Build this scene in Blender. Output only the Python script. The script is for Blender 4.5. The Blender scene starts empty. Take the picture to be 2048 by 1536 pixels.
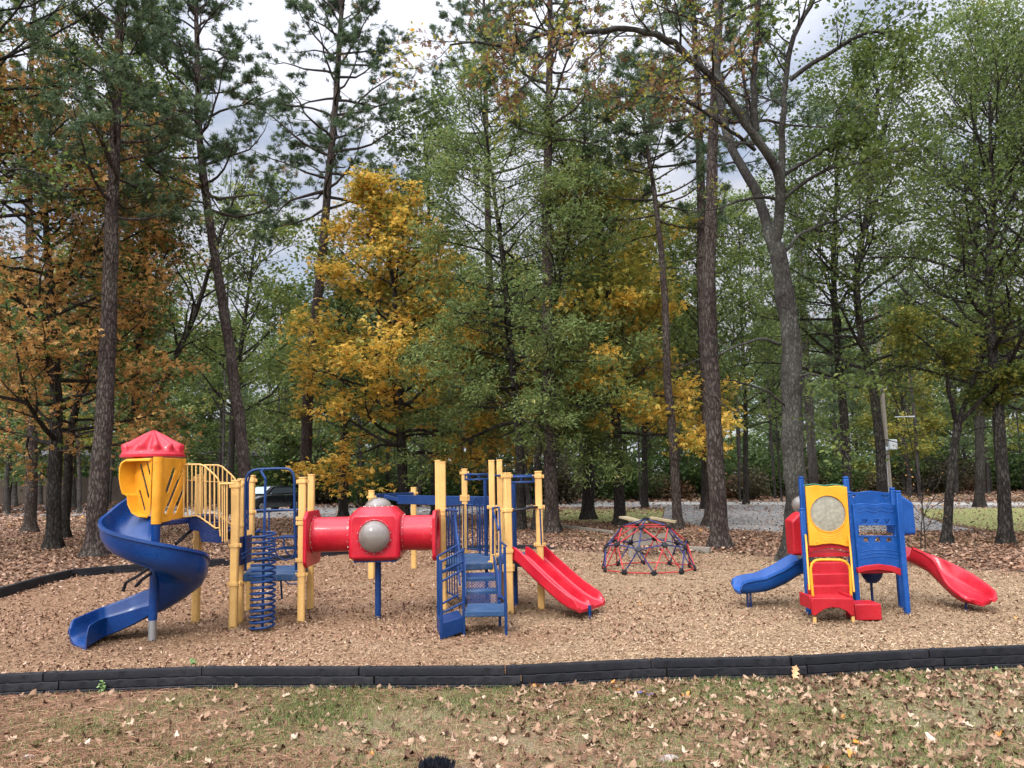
import bpy, math, random
import numpy as np
from mathutils import Vector, Matrix
from mathutils.geometry import tessellate_polygon
C = bpy.context.scene
COL = C.collection
R = math.radians
# ---------------------------------------------------------------- camera
F = 1539.0; H = 1.71; TH = R(6.93); ROLL = 0.021
cam_d = bpy.data.cameras.new("camera"); cam = bpy.data.objects.new("camera", cam_d); COL.objects.link(cam)
cam_d.sensor_width = 36; cam_d.lens = 36 * F / 2048; cam_d.clip_end = 800; cam_d.clip_start = 0.1
fw = np.array([0, math.cos(TH), math.sin(TH)]); r0 = np.array([1., 0, 0]); u0 = np.array([0, -math.sin(TH), math.cos(TH)])
rr = math.cos(ROLL) * r0 - math.sin(ROLL) * u0; uu = math.sin(ROLL) * r0 + math.cos(ROLL) * u0
M = Matrix(((rr[0], uu[0], -fw[0], 0), (rr[1], uu[1], -fw[1], 0), (rr[2], uu[2], -fw[2], H), (0, 0, 0, 1)))
cam.matrix_world = M; C.camera = cam
# ---------------------------------------------------------------- world: pale broken cloud over a Nishita sky
SUN_EL, SUN_AZ = R(42), R(205)          # azimuth clockwise from +Y: behind the camera, a little left
w = bpy.data.worlds.new("World"); C.world = w; w.use_nodes = True
nt = w.node_tree; nt.nodes.clear()
def N(t, **k):
    n = nt.nodes.new(t)
    for a, b in k.items(): setattr(n, a, b)
    return n
def Lk(a, b): nt.links.new(a, b)
out = N('ShaderNodeOutputWorld'); bg = N('ShaderNodeBackground'); bg.inputs[1].default_value = 0.1
sky = N('ShaderNodeTexSky', sky_type='NISHITA', sun_disc=False); sky.sun_elevation = SUN_EL; sky.sun_rotation = SUN_AZ
tc = N('ShaderNodeTexCoord'); sep = N('ShaderNodeSeparateXYZ'); Lk(tc.outputs['Generated'], sep.inputs[0])
zc = N('ShaderNodeMath', operation='MAXIMUM'); Lk(sep.outputs[2], zc.inputs[0]); zc.inputs[1].default_value = 0.0
zz = N('ShaderNodeMath', operation='ADD'); Lk(zc.outputs[0], zz.inputs[0]); zz.inputs[1].default_value = 0.35
dv = N('ShaderNodeVectorMath', operation='DIVIDE'); cmb = N('ShaderNodeCombineXYZ')
for i in range(3): Lk(zz.outputs[0], cmb.inputs[i])
Lk(tc.outputs['Generated'], dv.inputs[0]); Lk(cmb.outputs[0], dv.inputs[1])
n1 = N('ShaderNodeTexNoise'); n1.inputs['Scale'].default_value = 2.6; n1.inputs['Detail'].default_value = 7; n1.inputs['Roughness'].default_value = 0.55; n1.inputs['Distortion'].default_value = .4
Lk(dv.outputs[0], n1.inputs['Vector'])
cr = N('ShaderNodeValToRGB'); cr.color_ramp.elements[0].position = 0.36; cr.color_ramp.elements[0].color = (.40, .40, .40, 1)
cr.color_ramp.elements[1].position = 0.50; cr.color_ramp.elements[1].color = (1, 1, 1, 1); Lk(n1.outputs[0], cr.inputs[0])
n2 = N('ShaderNodeTexNoise'); n2.inputs['Scale'].default_value = 5; n2.inputs['Detail'].default_value = 5; Lk(dv.outputs[0], n2.inputs['Vector'])
cc = N('ShaderNodeValToRGB'); cc.color_ramp.elements[0].position = 0.3; cc.color_ramp.elements[0].color = (8.8, 9.2, 10.6, 1)
cc.color_ramp.elements[1].position = 0.65; cc.color_ramp.elements[1].color = (10.8, 11.1, 12.2, 1); Lk(n2.outputs[0], cc.inputs[0])
ov = N('ShaderNodeMapRange', interpolation_type='SMOOTHSTEP'); Lk(zc.outputs[0], ov.inputs[0])      # overcast sky brightens overhead
ov.inputs[1].default_value = 0.25; ov.inputs[2].default_value = 0.95; ov.inputs[3].default_value = 0.48; ov.inputs[4].default_value = 1.5
sdn = N('ShaderNodeVectorMath', operation='DOT_PRODUCT'); Lk(tc.outputs['Generated'], sdn.inputs[0])      # glow lobe round the veiled sun, unseen behind the camera, added for front light
sdn.inputs[1].default_value = (math.sin(SUN_AZ) * math.cos(SUN_EL), math.cos(SUN_AZ) * math.cos(SUN_EL), math.sin(SUN_EL))
gl0 = N('ShaderNodeMapRange', interpolation_type='SMOOTHSTEP'); Lk(sdn.outputs['Value'], gl0.inputs[0]); gl0.inputs[1].default_value = 0.0; gl0.inputs[2].default_value = 1.0; gl0.inputs[3].default_value = 1.0; gl0.inputs[4].default_value = 3.2
ovg = N('ShaderNodeMath', operation='MULTIPLY'); Lk(ov.outputs[0], ovg.inputs[0]); Lk(gl0.outputs[0], ovg.inputs[1])
sc = N('ShaderNodeVectorMath', operation='SCALE'); Lk(cc.outputs[0], sc.inputs[0]); Lk(ovg.outputs[0], sc.inputs['Scale'])
mx = N('ShaderNodeMix', data_type='RGBA'); Lk(cr.outputs[0], mx.inputs[0]); Lk(sky.outputs[0], mx.inputs[6]); Lk(sc.outputs[0], mx.inputs[7])
Lk(mx.outputs[2], bg.inputs[0]); Lk(bg.outputs[0], out.inputs[0])
sl = bpy.data.lights.new("sun", 'SUN'); sl.energy = 1.5; sl.angle = R(10); sl.color = (1, .95, .88)
so = bpy.data.objects.new("sun", sl); COL.objects.link(so)
sd = Vector((math.sin(SUN_AZ) * math.cos(SUN_EL), math.cos(SUN_AZ) * math.cos(SUN_EL), math.sin(SUN_EL)))
so.rotation_euler = sd.to_track_quat('Z', 'Y').to_euler(); so.location = (0, 0, 40)
C.view_settings.view_transform = 'Standard'; C.view_settings.look = 'None'; C.view_settings.exposure = 0.52; C.view_settings.gamma = 1
C.cycles.max_bounces = 7; C.cycles.diffuse_bounces = 4; C.cycles.transparent_max_bounces = 8; C.cycles.transmission_bounces = 4
C.cycles.use_denoising = True
# ---------------------------------------------------------------- pixel <-> place
def ray(px, py):
    xp = (px - 1024) / F; yp = (768 - py) / F
    return fw + rr * xp + uu * yp
def G(px, py, z=0.0):
    d = ray(px, py); t = (z - H) / d[2]; return np.array([d[0] * t, d[1] * t, z])
def Q(px, py, Y):
    d = ray(px, py); t = Y / d[1]; return np.array([d[0] * t, Y, H + d[2] * t])
def hor(px): return 955 - (px - 1024) * ROLL
def B(px, Y, z=0.0):                     # ground point seen in that column at that depth
    py = hor(px) + H * F / Y
    for _ in range(3):
        p = Q(px, py, Y); py += p[2] * F / Y
    p = Q(px, py, Y); p[2] = z; return p
# ---------------------------------------------------------------- objects
ORG = {}
def props(o, label=None, cat=None, group=None, kind=None):
    if label: o['label'] = label
    if cat: o['category'] = cat
    if group: o['group'] = group
    if kind: o['kind'] = kind
    return o
def thing(name, label, cat, loc, group=None):
    o = bpy.data.objects.new(name, None); COL.objects.link(o); o.empty_display_size = .3
    o.location = tuple(float(a) for a in loc); ORG[o.name] = np.array(loc, float)
    return props(o, label, cat, group)
def link(name, me, parent=None, loc=None):
    o = bpy.data.objects.new(name, me); COL.objects.link(o)
    if parent is not None:
        o.parent = parent; ORG[o.name] = ORG[parent.name]
    else:
        l = np.array(loc if loc is not None else (0, 0, 0), float); o.location = tuple(l); ORG[o.name] = l
    return o
def fastmesh(name, V, Fc, mats, attr=None, smooth=False, midx=None):
    V = np.asarray(V, np.float32); Fc = np.asarray(Fc, np.int32); k = Fc.shape[1]
    me = bpy.data.meshes.new(name); me.vertices.add(len(V)); me.vertices.foreach_set('co', V.ravel())
    me.loops.add(Fc.size); me.loops.foreach_set('vertex_index', Fc.ravel())
    me.polygons.add(len(Fc)); me.polygons.foreach_set('loop_start', np.arange(0, Fc.size, k, dtype=np.int32))
    if smooth: me.polygons.foreach_set('use_smooth', np.ones(len(Fc), bool))
    if midx is not None: me.polygons.foreach_set('material_index', np.asarray(midx, np.int32))
    for m in mats: me.materials.append(m)
    me.update(calc_edges=True)
    if attr is not None:
        a = me.attributes.new('v', 'FLOAT', 'FACE'); a.data.foreach_set('value', np.asarray(attr, np.float32))
    return me
def nrm(v): v = np.asarray(v, float); return v / (np.linalg.norm(v) + 1e-9)
class MB:
    def __init__(s): s.v = []; s.f = []; s.m = []; s.mi = 0
    def add(s, vs, fs):
        b = len(s.v); s.v += [tuple(float(c) for c in p) for p in vs]; s.f += [tuple(i + b for i in f) for f in fs]; s.m += [s.mi] * len(fs)
    def box(s, c, size, ax=None):
        c = np.array(c, float); h = np.array(size, float) / 2
        ax = np.eye(3) if ax is None else np.array(ax)
        vs = [c + ax[0] * h[0] * a + ax[1] * h[1] * b + ax[2] * h[2] * d for a in (-1, 1) for b in (-1, 1) for d in (-1, 1)]
        s.add(vs, [(0, 1, 3, 2), (4, 6, 7, 5), (0, 4, 5, 1), (2, 3, 7, 6), (0, 2, 6, 4), (1, 5, 7, 3)])
    def bar(s, a, b, wd, ht, up=(0, 0, 1)):
        a = np.array(a, float); b = np.array(b, float); d = nrm(b - a); x = nrm(np.cross(d, up)); z = np.cross(x, d)
        s.box((a + b) / 2, (np.linalg.norm(b - a), wd, ht), (d, x, z))
    def prism(s, pts2, z0, z1):
        n = len(pts2); vs = [(p[0], p[1], z0) for p in pts2] + [(p[0], p[1], z1) for p in pts2]
        s.add(vs, [tuple(range(n))[::-1], tuple(range(n, 2 * n))] + [(i, (i + 1) % n, (i + 1) % n + n, i + n) for i in range(n)])
    def tube(s, pts, r, k=10, closed=False, caps=True):
        pts = [np.array(p, float) for p in pts]; n = len(pts)
        rad = r if hasattr(r, '__len__') else [r] * n
        T = []
        for i in range(n):
            a = pts[(i - 1) % n] if (closed or i > 0) else pts[0]; b = pts[(i + 1) % n] if (closed or i < n - 1) else pts[-1]
            T.append(nrm(b - a))
        x = nrm(np.cross(T[0], (0, 0, 1) if abs(T[0][2]) < .9 else (0, 1, 0)))
        vs = []
        for i in range(n):
            x = nrm(x - T[i] * np.dot(x, T[i])); y = np.cross(T[i], x)
            for j in range(k):
                a = 2 * math.pi * j / k; vs.append(pts[i] + rad[i] * (x * math.cos(a) + y * math.sin(a)))
        fs = []
        for i in range(n if closed else n - 1):
            for j in range(k):
                a = i * k + j; b = i * k + (j + 1) % k; i2 = (i + 1) % n
                fs.append((a, b, i2 * k + (j + 1) % k, i2 * k + j))
        if caps and not closed: fs += [tuple(range(k))[::-1], tuple(range((n - 1) * k, n * k))]
        s.add(vs, fs)
    def rings(s, rs, closed_ring=True, caps=True, closed_path=False):
        n = len(rs); k = len(rs[0]); vs = [p for r_ in rs for p in r_]; fs = []
        for i in range(n if closed_path else n - 1):
            i2 = (i + 1) % n
            for j in range(k if closed_ring else k - 1):
                j2 = (j + 1) % k; fs.append((i * k + j, i * k + j2, i2 * k + j2, i2 * k + j))
        if caps and closed_ring and not closed_path: fs += [tuple(range(k))[::-1], tuple(range((n - 1) * k, n * k))]
        s.add(vs, fs)
    def lathe(s, prof, o, ax=(0, 0, 1), k=24):
        ax = nrm(ax); x = nrm(np.cross(ax, (0, 1, 0) if abs(ax[1]) < .9 else (1, 0, 0))); y = np.cross(ax, x); o = np.array(o, float)
        s.rings([[o + ax * z + r * (x * math.cos(2 * math.pi * j / k) + y * math.sin(2 * math.pi * j / k)) for j in range(k)] for r, z in prof], caps=True)
    def panel(s, outline, holes, O, ux, uy, t):
        """plate with holes; outline/holes are 2-D; thickness t along the plate's normal"""
        O = np.array(O, float); ux = nrm(ux); uy = nrm(uy); nz = np.cross(ux, uy)
        loops = [outline] + list(holes); flat = [p for l in loops for p in l]
        import bmesh
        bm = bmesh.new(); bv = [bm.verts.new((p[0], p[1], 0)) for p in flat]; q0 = 0; be = []
        for l in loops:
            m_ = len(l); be += [bm.edges.new((bv[q0 + i], bv[q0 + (i + 1) % m_])) for i in range(m_)]; q0 += m_
        bm.verts.index_update(); bmesh.ops.triangle_fill(bm, use_beauty=True, use_dissolve=False, edges=be, normal=(0, 0, 1))
        tri = [tuple(v.index for v in f_.verts) for f_ in bm.faces]; bm.free()
        n = len(flat); P = [O + ux * p[0] + uy * p[1] for p in flat]
        vs = [p + nz * t / 2 for p in P] + [p - nz * t / 2 for p in P]
        fs = [tuple(q) for q in tri] + [tuple(i + n for i in q[::-1]) for q in tri]
        b = 0
        for l in loops:
            m = len(l); fs += [(b + i, b + (i + 1) % m, b + (i + 1) % m + n, b + i + n) for i in range(m)]; b += m
        s.add(vs, fs)
    def build(s, name, mats, parent=None, bevel=0, smooth=True, loc=None, ang=38, label=None, seg=2):
        mats = mats if isinstance(mats, (list, tuple)) else [mats]
        V = np.array(s.v)
        if parent is not None: o_ = ORG[parent.name]
        else:
            if loc is None:
                loc = np.array([(V[:, 0].min() + V[:, 0].max()) / 2, (V[:, 1].min() + V[:, 1].max()) / 2, V[:, 2].min()])
            o_ = np.array(loc, float)
        me = bpy.data.meshes.new(name); me.from_pydata((V - o_).tolist(), [], s.f)
        for m in mats: me.materials.append(m)
        me.polygons.foreach_set('material_index', s.m)
        import bmesh
        bm = bmesh.new(); bm.from_mesh(me); bmesh.ops.recalc_face_normals(bm, faces=bm.faces); bm.to_mesh(me); bm.free()
        if smooth:
            me.polygons.foreach_set('use_smooth', [True] * len(me.polygons)); me.set_sharp_from_angle(angle=R(ang))
        me.update()
        o = link(name, me, parent, o_)
        if bevel:
            b = o.modifiers.new('bevel', 'BEVEL'); b.width = bevel; b.segments = seg; b.limit_method = 'ANGLE'; b.angle_limit = R(40)
        if label: o['label'] = label
        return o
# ---------------------------------------------------------------- materials
def newmat(name):
    m = bpy.data.materials.new(name); m.use_nodes = True; t = m.node_tree; b = t.nodes['Principled BSDF']; return m, t, b
def nd(t, typ, **k):
    n = t.nodes.new(typ)
    for a, b in k.items():
        if a in ('operation', 'data_type', 'feature', 'distance', 'attribute_name', 'blend_type', 'noise_dimensions', 'interpolation_type', 'invert'): setattr(n, a, b)
        else: n.inputs[a].default_value = b
    return n
def ramp(t, stops, src, interp='LINEAR'):
    r_ = t.nodes.new('ShaderNodeValToRGB'); r_.color_ramp.interpolation = interp; e = r_.color_ramp.elements
    while len(e) < len(stops): e.new(.5)
    for i, (p, c) in enumerate(stops): e[i].position = p; e[i].color = (*c, 1) if len(c) == 3 else c
    t.links.new(src, r_.inputs[0]); return r_.outputs[0]
def mixc(t, fac, a, b, bt='MIX'):
    m = t.nodes.new('ShaderNodeMix'); m.data_type = 'RGBA'; m.blend_type = bt
    for s_, v in ((0, fac), (6, a), (7, b)):
        if hasattr(v, 'links') or hasattr(v, 'is_linked'): t.links.new(v, m.inputs[s_])
        elif s_ == 0: m.inputs[0].default_value = v
        else: m.inputs[s_].default_value = (*v, 1)
    return m.outputs[2]
def paint(name, col, rough=.4, dirt=.25, dirtcol=(.16, .13, .10), scale=3.0, bump=.06, coat=0, metal=0):
    """plastic or powder-coated paint: faded patches, dusty smears and fine scuffs"""
    m, t, b = newmat(name); tc = nd(t, 'ShaderNodeTexCoord')
    n = nd(t, 'ShaderNodeTexNoise', Scale=scale, Detail=8, Roughness=.65); t.links.new(tc.outputs['Object'], n.inputs['Vector'])
    n2 = nd(t, 'ShaderNodeTexNoise', Scale=scale * 14, Detail=4, Roughness=.7); t.links.new(tc.outputs['Object'], n2.inputs['Vector'])
    fade = ramp(t, [(.3, tuple(c * .72 for c in col)), (.7, tuple(min(1, c * 1.18 + .001) for c in col))], n.outputs[0])
    mp = nd(t, 'ShaderNodeMath', operation='MULTIPLY'); t.links.new(n.outputs[0], mp.inputs[0]); t.links.new(n2.outputs[0], mp.inputs[1])
    dm = ramp(t, [(.24, (0, 0, 0)), (.34, (dirt * .7,) * 3), (.5, (dirt * 1.4,) * 3)], mp.outputs[0])
    c = mixc(t, dm, fade, dirtcol); t.links.new(c, b.inputs['Base Color'])
    rg = ramp(t, [(.3, (rough * .75,) * 3), (.7, (min(1, rough * 1.4),) * 3)], n2.outputs[0]); t.links.new(rg, b.inputs['Roughness'])
    bp = nd(t, 'ShaderNodeBump', Strength=bump, Distance=.01); t.links.new(n2.outputs[0], bp.inputs['Height']); t.links.new(bp.outputs[0], b.inputs['Normal'])
    b.inputs['Specular IOR Level'].default_value = .28; b.inputs['Coat Weight'].default_value = coat; b.inputs['Metallic'].default_value = metal
    return m
M_tan = paint('tan_post_paint', (.62, .365, .115), .42, .2)
M_yel = paint('yellow_plastic', (.66, .285, .012), .38, .15)
M_oyel = paint('amber_plastic', (.64, .26, .012), .42, .18)
M_blue = paint('blue_plastic', (.001, .030, .138), .30, .25, (.02, .07, .16), coat=.08)
M_bpaint = paint('blue_metal_paint', (.0012, .025, .105), .42, .15, (.05, .07, .14))
M_navy = paint('navy_plastic', (.004, .014, .07), .38, .2, (.1, .1, .12))
M_deck = paint('deck_vinyl', (.014, .052, .125), .6, .45, (.16, .14, .13), bump=.3)
M_red = paint('red_plastic', (.42, .007, .020), .32, .25, (.25, .07, .06), coat=.12)
M_red2 = paint('toddler_red_plastic', (.36, .008, .015), .42, .25, (.2, .06, .05))
M_tblue = paint('toddler_blue_plastic', (.0015, .052, .22), .45, .25, (.06, .12, .25))
M_dred = paint('dome_red_paint', (.38, .02, .022), .4, .2)
M_dblue = paint('dome_blue_paint', (.012, .022, .11), .45, .3, (.07, .07, .1))
M_black = paint('black_plastic', (.006, .006, .008), .5, .15, (.05, .045, .04))
M_galv = paint('galvanised_steel', (.35, .35, .34), .4, .3, metal=.7)
M_bolt = paint('bolt_steel', (.45, .44, .42), .35, .1, metal=.8)
M_border = paint('border_black_plastic', (.005, .0055, .008), .6, .35, (.045, .038, .033), scale=2.2, bump=.25)
M_greyplank = paint('weathered_wood', (.22, .19, .15), .8, .4, (.1, .09, .07), scale=6, bump=.4)
M_plank = paint('pale_wood', (.27, .215, .125), .8, .4, (.2, .17, .1), scale=6, bump=.4)
def clearmat():
    m, t, b = newmat('hazy_bubble_plastic'); tc = nd(t, 'ShaderNodeTexCoord')
    n = nd(t, 'ShaderNodeTexNoise', Scale=4, Detail=4); t.links.new(tc.outputs['Object'], n.inputs['Vector'])
    t.links.new(ramp(t, [(.35, (.15, .122, .10)), (.7, (.23, .205, .175))], n.outputs[0]), b.inputs['Base Color'])
    b.inputs['Roughness'].default_value = .15; b.inputs['Coat Weight'].default_value = .6
    b.inputs['Alpha'].default_value = .82; return m
M_bub = clearmat()
def fogged():
    m, t, b = newmat('fogged_window'); tc = nd(t, 'ShaderNodeTexCoord')
    n = nd(t, 'ShaderNodeTexNoise', Scale=24, Detail=6); t.links.new(tc.outputs['Object'], n.inputs['Vector'])
    t.links.new(ramp(t, [(.35, (.20, .19, .14)), (.65, (.30, .285, .21))], n.outputs[0]), b.inputs['Base Color'])
    b.inputs['Roughness'].default_value = .3; return m
M_fog = fogged()
def perf():
    """steel mesh sheet: round holes in a diamond pattern"""
    m, t, b = newmat('perforated_steel'); tc = nd(t, 'ShaderNodeTexCoord')
    mp = nd(t, 'ShaderNodeMapping'); mp.inputs['Scale'].default_value = (42, 42, 42); mp.inputs['Rotation'].default_value = (0, R(45), 0)
    t.links.new(tc.outputs['Object'], mp.inputs[0])
    v = nd(t, 'ShaderNodeTexVoronoi', Scale=1, Randomness=0.0); t.links.new(mp.outputs[0], v.inputs['Vector'])
    g = nd(t, 'ShaderNodeMath', operation='GREATER_THAN'); g.inputs[1].default_value = .40; t.links.new(v.outputs['Distance'], g.inputs[0])
    b.inputs['Base Color'].default_value = (.02, .045, .15, 1); b.inputs['Roughness'].default_value = .5
    t.links.new(g.outputs[0], b.inputs['Alpha']); return m
M_perf = perf()
# ================================================================ big play structure
def arc(c, a0, a1, ra, rb, ex, ey, n=8):
    return [np.array(c) + np.array(ex) * ra * math.cos(R(a0 + (a1 - a0) * i / n)) + np.array(ey) * rb * math.sin(R(a0 + (a1 - a0) * i / n)) for i in range(n + 1)]
X_, Y_, Z_ = np.eye(3)
def zat(px, py, Y): return Q(px, py, Y)[2]
ps = thing('play_structure', 'large yellow, red and blue climbing frame with spiral slide, crawl tube and double slide', 'play structure', G(600, 1235))
def post(P, ztop, wdt=.088, rot=0.0, collars=(), parent=None, mat=None, cap=True):
    parent = parent or ps; mat = mat or M_tan
    b = MB(); a = wdt / 2; ch = a * .32
    oct_ = [(a, -a + ch), (a, a - ch), (a - ch, a), (-a + ch, a), (-a, a - ch), (-a, -a + ch), (-a + ch, -a), (a - ch, -a)]
    c, s_ = math.cos(rot), math.sin(rot)
    pts = [(P[0] + c * x - s_ * y, P[1] + s_ * x + c * y) for x, y in oct_]
    b.prism(pts, -.12, ztop - .012)
    if cap:
        pc = [(P[0] + 1.1 * (c * x - s_ * y), P[1] + 1.1 * (s_ * x + c * y)) for x, y in oct_]; b.prism(pc, ztop - .012, ztop + .006)
    o = b.build('post', mat, parent, bevel=.003)
    for z in collars:
        k = MB()
        kk = [(P[0] + 1.22 * (c * x - s_ * y), P[1] + 1.22 * (s_ * x + c * y)) for x, y in oct_]; k.prism(kk, z - .02, z + .02)
        for sx in (-1, 1):
            e = np.array([P[0] + sx * c * wdt * .68, P[1] + sx * s_ * wdt * .68, z]); k.box(e, (.03, .035, .045))
            k.lathe([(.004, -.003), (.008, 0), (.006, .004)], e + np.array([0, -.02, 0]), (0, -1, 0), 8)
        k.build('collar', mat, o, bevel=.005)
    return o
def base(px, py): return G(px, py)
P1, P2, P4 = base(466, 1258), base(478, 1248), base(602, 1247)
P3, P5 = base(498, 1224), base(620, 1222)
L1 = base(391, 1246); PC = base(304, 1283)
zt = lambda P, py, px: zat(px, py, P[1])
post(P1, zt(P1, 961, 468), .092, .1, (zt(P1, 972, 467), zt(P1, 1091, 466), zt(P1, 1168, 466)))
post(P2, zt(P2, 958, 480), .088, 0, (zt(P2, 966, 480), zt(P2, 1050, 480), zt(P2, 1165, 480)))
post(P3, zt(P3, 951, 505), .088, 0, (zt(P3, 961, 505), zt(P3, 1024, 505), zt(P3, 1135, 505)))
post(P4, zt(P4, 955, 603), .088, .1, (zt(P4, 963, 603), zt(P4, 1037, 603), zt(P4, 1046, 603), zt(P4, 1120, 602), zt(P4, 1149, 602)))
post(P5, zt(P5, 949, 623), .085, 0, (zt(P5, 1030, 623),))
post(L1, zt(L1, 950, 393), .088, 0, (zt(L1, 957, 393), zt(L1, 1082, 392)))
# right hand posts
R1 = B(888, 10.3); R1b = B(878, 10.95); R2a = B(988, 10.45); R2b = B(1004, 11.15); R2f = base(1019, 1229); R3 = B(1083, 10.25); R4 = B(932, 11.85)
post(R1, zt(R1, 924, 887), .078, 0, (zt(R1, 1020, 888), zt(R1, 1028, 888), zt(R1, 1108, 888), zt(R1, 1135, 888)))
post(R1b, zt(R1b, 921, 877), .076, 0, (zt(R1b, 1024, 877),))
post(R2a, zt(R2a, 921, 988), .08, 0, (zt(R2a, 1014, 988), zt(R2a, 1125, 988)))
post(R2b, zt(R2b, 920, 1003), .08, 0, (zt(R2b, 1018, 1003), zt(R2b, 1110, 1003)))
post(R2f, zt(R2f, 946, 1016), .096, .35, (zt(R2f, 952, 1016), zt(R2f, 1020, 1017), zt(R2f, 1102, 1018), zt(R2f, 1132, 1018), zt(R2f, 1139, 1018)))
post(R3, zt(R3, 943, 1080), .09, 0, (zt(R3, 953, 1080), zt(R3, 1014, 1081), zt(R3, 1089, 1082)))
post(R4, zt(R4, 938, 933), .085, 0, (zt(R4, 946, 933), zt(R4, 993, 933), zt(R4, 999, 933)))
R5 = B(743, 13.8); R6 = B(828, 15.2)
post(R5, zt(R5, 981, 743), .1, 0, (zt(R5, 994, 743),)); post(R6, zt(R6, 975, 828), .1, 0, (zt(R6, 986, 828),))
# decks
def deck(poly, z, th=.09, name='deck', mat=None):
    b = MB(); b.prism([(p[0], p[1]) for p in poly], z - th, z); return b.build(name, mat or M_deck, ps, bevel=.012)
zd = .60
deck([P2 + [.05, -.03, 0], P4 + [-.03, -.03, 0], P5 + [-.04, .03, 0], P3 + [.0, .03, 0]], zd)
deck([R1 + [.02, -.05, 0], R2a + [.0, -.05, 0], R2b + [0, 0, 0], B(975, 11.75), R4 + [0, -.1, 0], R1b], zd)
deck([R2f + [.02, .02, 0], R3 + [0, .0, 0], R3 + [.05, .75, 0], R2b + [0.02, .05, 0], R2a + [.05, -.02, 0]], zd + .06)
# spiral slide
def spiral():
    b = MB(); rs = []
    def prof(O, u, W, hi, ho, z):
        O = np.array([O[0], O[1], z]); u = np.array([u[0], u[1], 0.])
        pr = [(-.012, hi), (.012, hi), (.02, .03), (.07, 0), (W * .5, -.012), (W - .16, .005), (W - .07, .05), (W - .025, .13), (W - .01, ho - .02), (W + .0, ho), (W + .03, ho + .004),
              (W + .036, ho - .03), (W + .014, ho - .036), (W + .012, .12), (W - .04, .02), (W - .14, -.035), (W * .5, -.045), (.05, -.04), (-.012, -.02)]
        return [O + u * a + Z_ * c for a, c in pr]
    keys = [(142, 1.36), (180, 1.13), (270, .91), (360, .67), (450, .33)]
    for a in np.arange(142, 451, 7.0):
        z = np.interp(a, [k[0] for k in keys], [k[1] for k in keys])
        u = (math.cos(R(a)), math.sin(R(a))); W = .50
        rs.append(prof(PC[:2] + .045 * np.array(u), u, W, .05, np.interp(a, [142, 180, 420, 450], [.24, .26, .28, .27]), z))
    # run-out: straight, heading left and a little towards the viewer
    inn = [(0, PC[0] - .02, PC[1] + .05), (.45, PC[0] - .30, PC[1] + .045), (.8, PC[0] - .52, PC[1] - .01), (1, -4.53, 8.34)]
    outr = [(0, PC[0] - .04, PC[1] + .56), (.45, PC[0] - .48, PC[1] + .53), (.8, PC[0] - .80, PC[1] + .42), (1, -4.91, 8.68)]
    ky = ((0, .33, .05, .27), (.15, .27, .10, .27), (.35, .205, .13, .26), (.55, .15, .15, .24), (.75, .10, .17, .22), (.9, .075, .19, .20), (.97, .06, .19, .19), (.99, .045, .17, .17), (1.0, .03, .10, .10))
    sm = lambda q, t_: (float(np.interp(t_, [k_[0] for k_ in ky], [k_[q] for k_ in ky])))
    for t in list(np.linspace(.06, .95, 16)) + [.97, .985, 1.0]:
        z, hi, ho = sm(1, t), sm(2, t), sm(3, t)
        I = np.array([np.interp(t, [q[0] for q in inn], [q[j] for q in inn]) for j in (1, 2)]); Oo = np.array([np.interp(t, [q[0] for q in outr], [q[j] for q in outr]) for j in (1, 2)])
        W = np.linalg.norm(Oo - I); rs.append(prof(I, (Oo - I) / W, W, hi, ho, z))
    b.rings(rs); return b
sl_ = spiral().build('spiral_slide', M_blue, ps, smooth=True, ang=50)
b = MB(); b.tube([(PC[0], PC[1], zat(304, 1240, PC[1])), (PC[0], PC[1], 1.33)], .047, 20); b.build('centre_pole', M_blue, ps)
b = MB(); b.tube([(PC[0], PC[1], -.1), (PC[0], PC[1], zat(304, 1240, PC[1]) + .003)], .043, 20); b.build('steel_foot', M_galv, ps)
for pr in ([Q(306, 1131, 8.9), Q(275, 1152, 9.1), Q(252, 1165, 9.25), Q(246, 1182, 9.25)], [Q(303, 1146, 8.7), Q(285, 1158, 8.8), Q(272, 1172, 8.9)], [Q(352, 1088, 9.0), Q(376, 1066, 9.3), Q(386, 1058, 9.3)]):
    b = MB(); b.tube(pr, .019, 8); b.build('brace', M_black, ps)
# slide tower: amber side panel, hood, fluted roof
zT, zB = zat(310, 916, 8.8), zat(340, 1040, 9.0)
def capsule(p0, p1, w_, n=6):
    p0 = np.array(p0); p1 = np.array(p1); d = nrm(p1 - p0); q = np.array([-d[1], d[0]]); o_ = []
    for i in range(n + 1): a = math.pi * i / n; o_.append(p1 + w_ * (q * math.cos(a) + d * math.sin(a)))
    for i in range(n + 1): a = math.pi * i / n; o_.append(p0 + w_ * (-q * math.cos(a) - d * math.sin(a)))
    return [(p[0], p[1]) for p in o_]
A0 = Q(321, 1040, 8.76); A1 = Q(368.5, 1036, 9.30); A0[2] = zB - .02; A1[2] = zB - .02; Lp = np.linalg.norm((A1 - A0)[:2]); Hp = zT - zB + .02
b = MB(); f_ = lambda u, v: (u * Lp, v * Hp)
b.panel([(0, 0), (Lp, .03), (Lp, Hp), (0, Hp)], [capsule(f_(.20, .50), f_(.46, .82), .036), capsule(f_(.18, .17), f_(.85, .84), .030), capsule(f_(.56, .16), f_(.88, .50), .036)], A0, A1 - A0, Z_, .010)
pn = b.build('side_panel', M_oyel, ps, bevel=.006)
b = MB()
ux = nrm(A1 - A0); nn = np.cross(ux, Z_)
for (p, q) in (((.22, .50), (.46, .80)), ((.2, .17), (.85, .80)), ((.58, .18), (.88, .46)), ((.62, .72), (.8, .88))):
    cp = capsule(f_(*p), f_(*q), .042, 8); b.tube([A0 + ux * c[0] + Z_ * c[1] + nn * .004 for c in cp], .0045, 6, closed=True)
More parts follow.
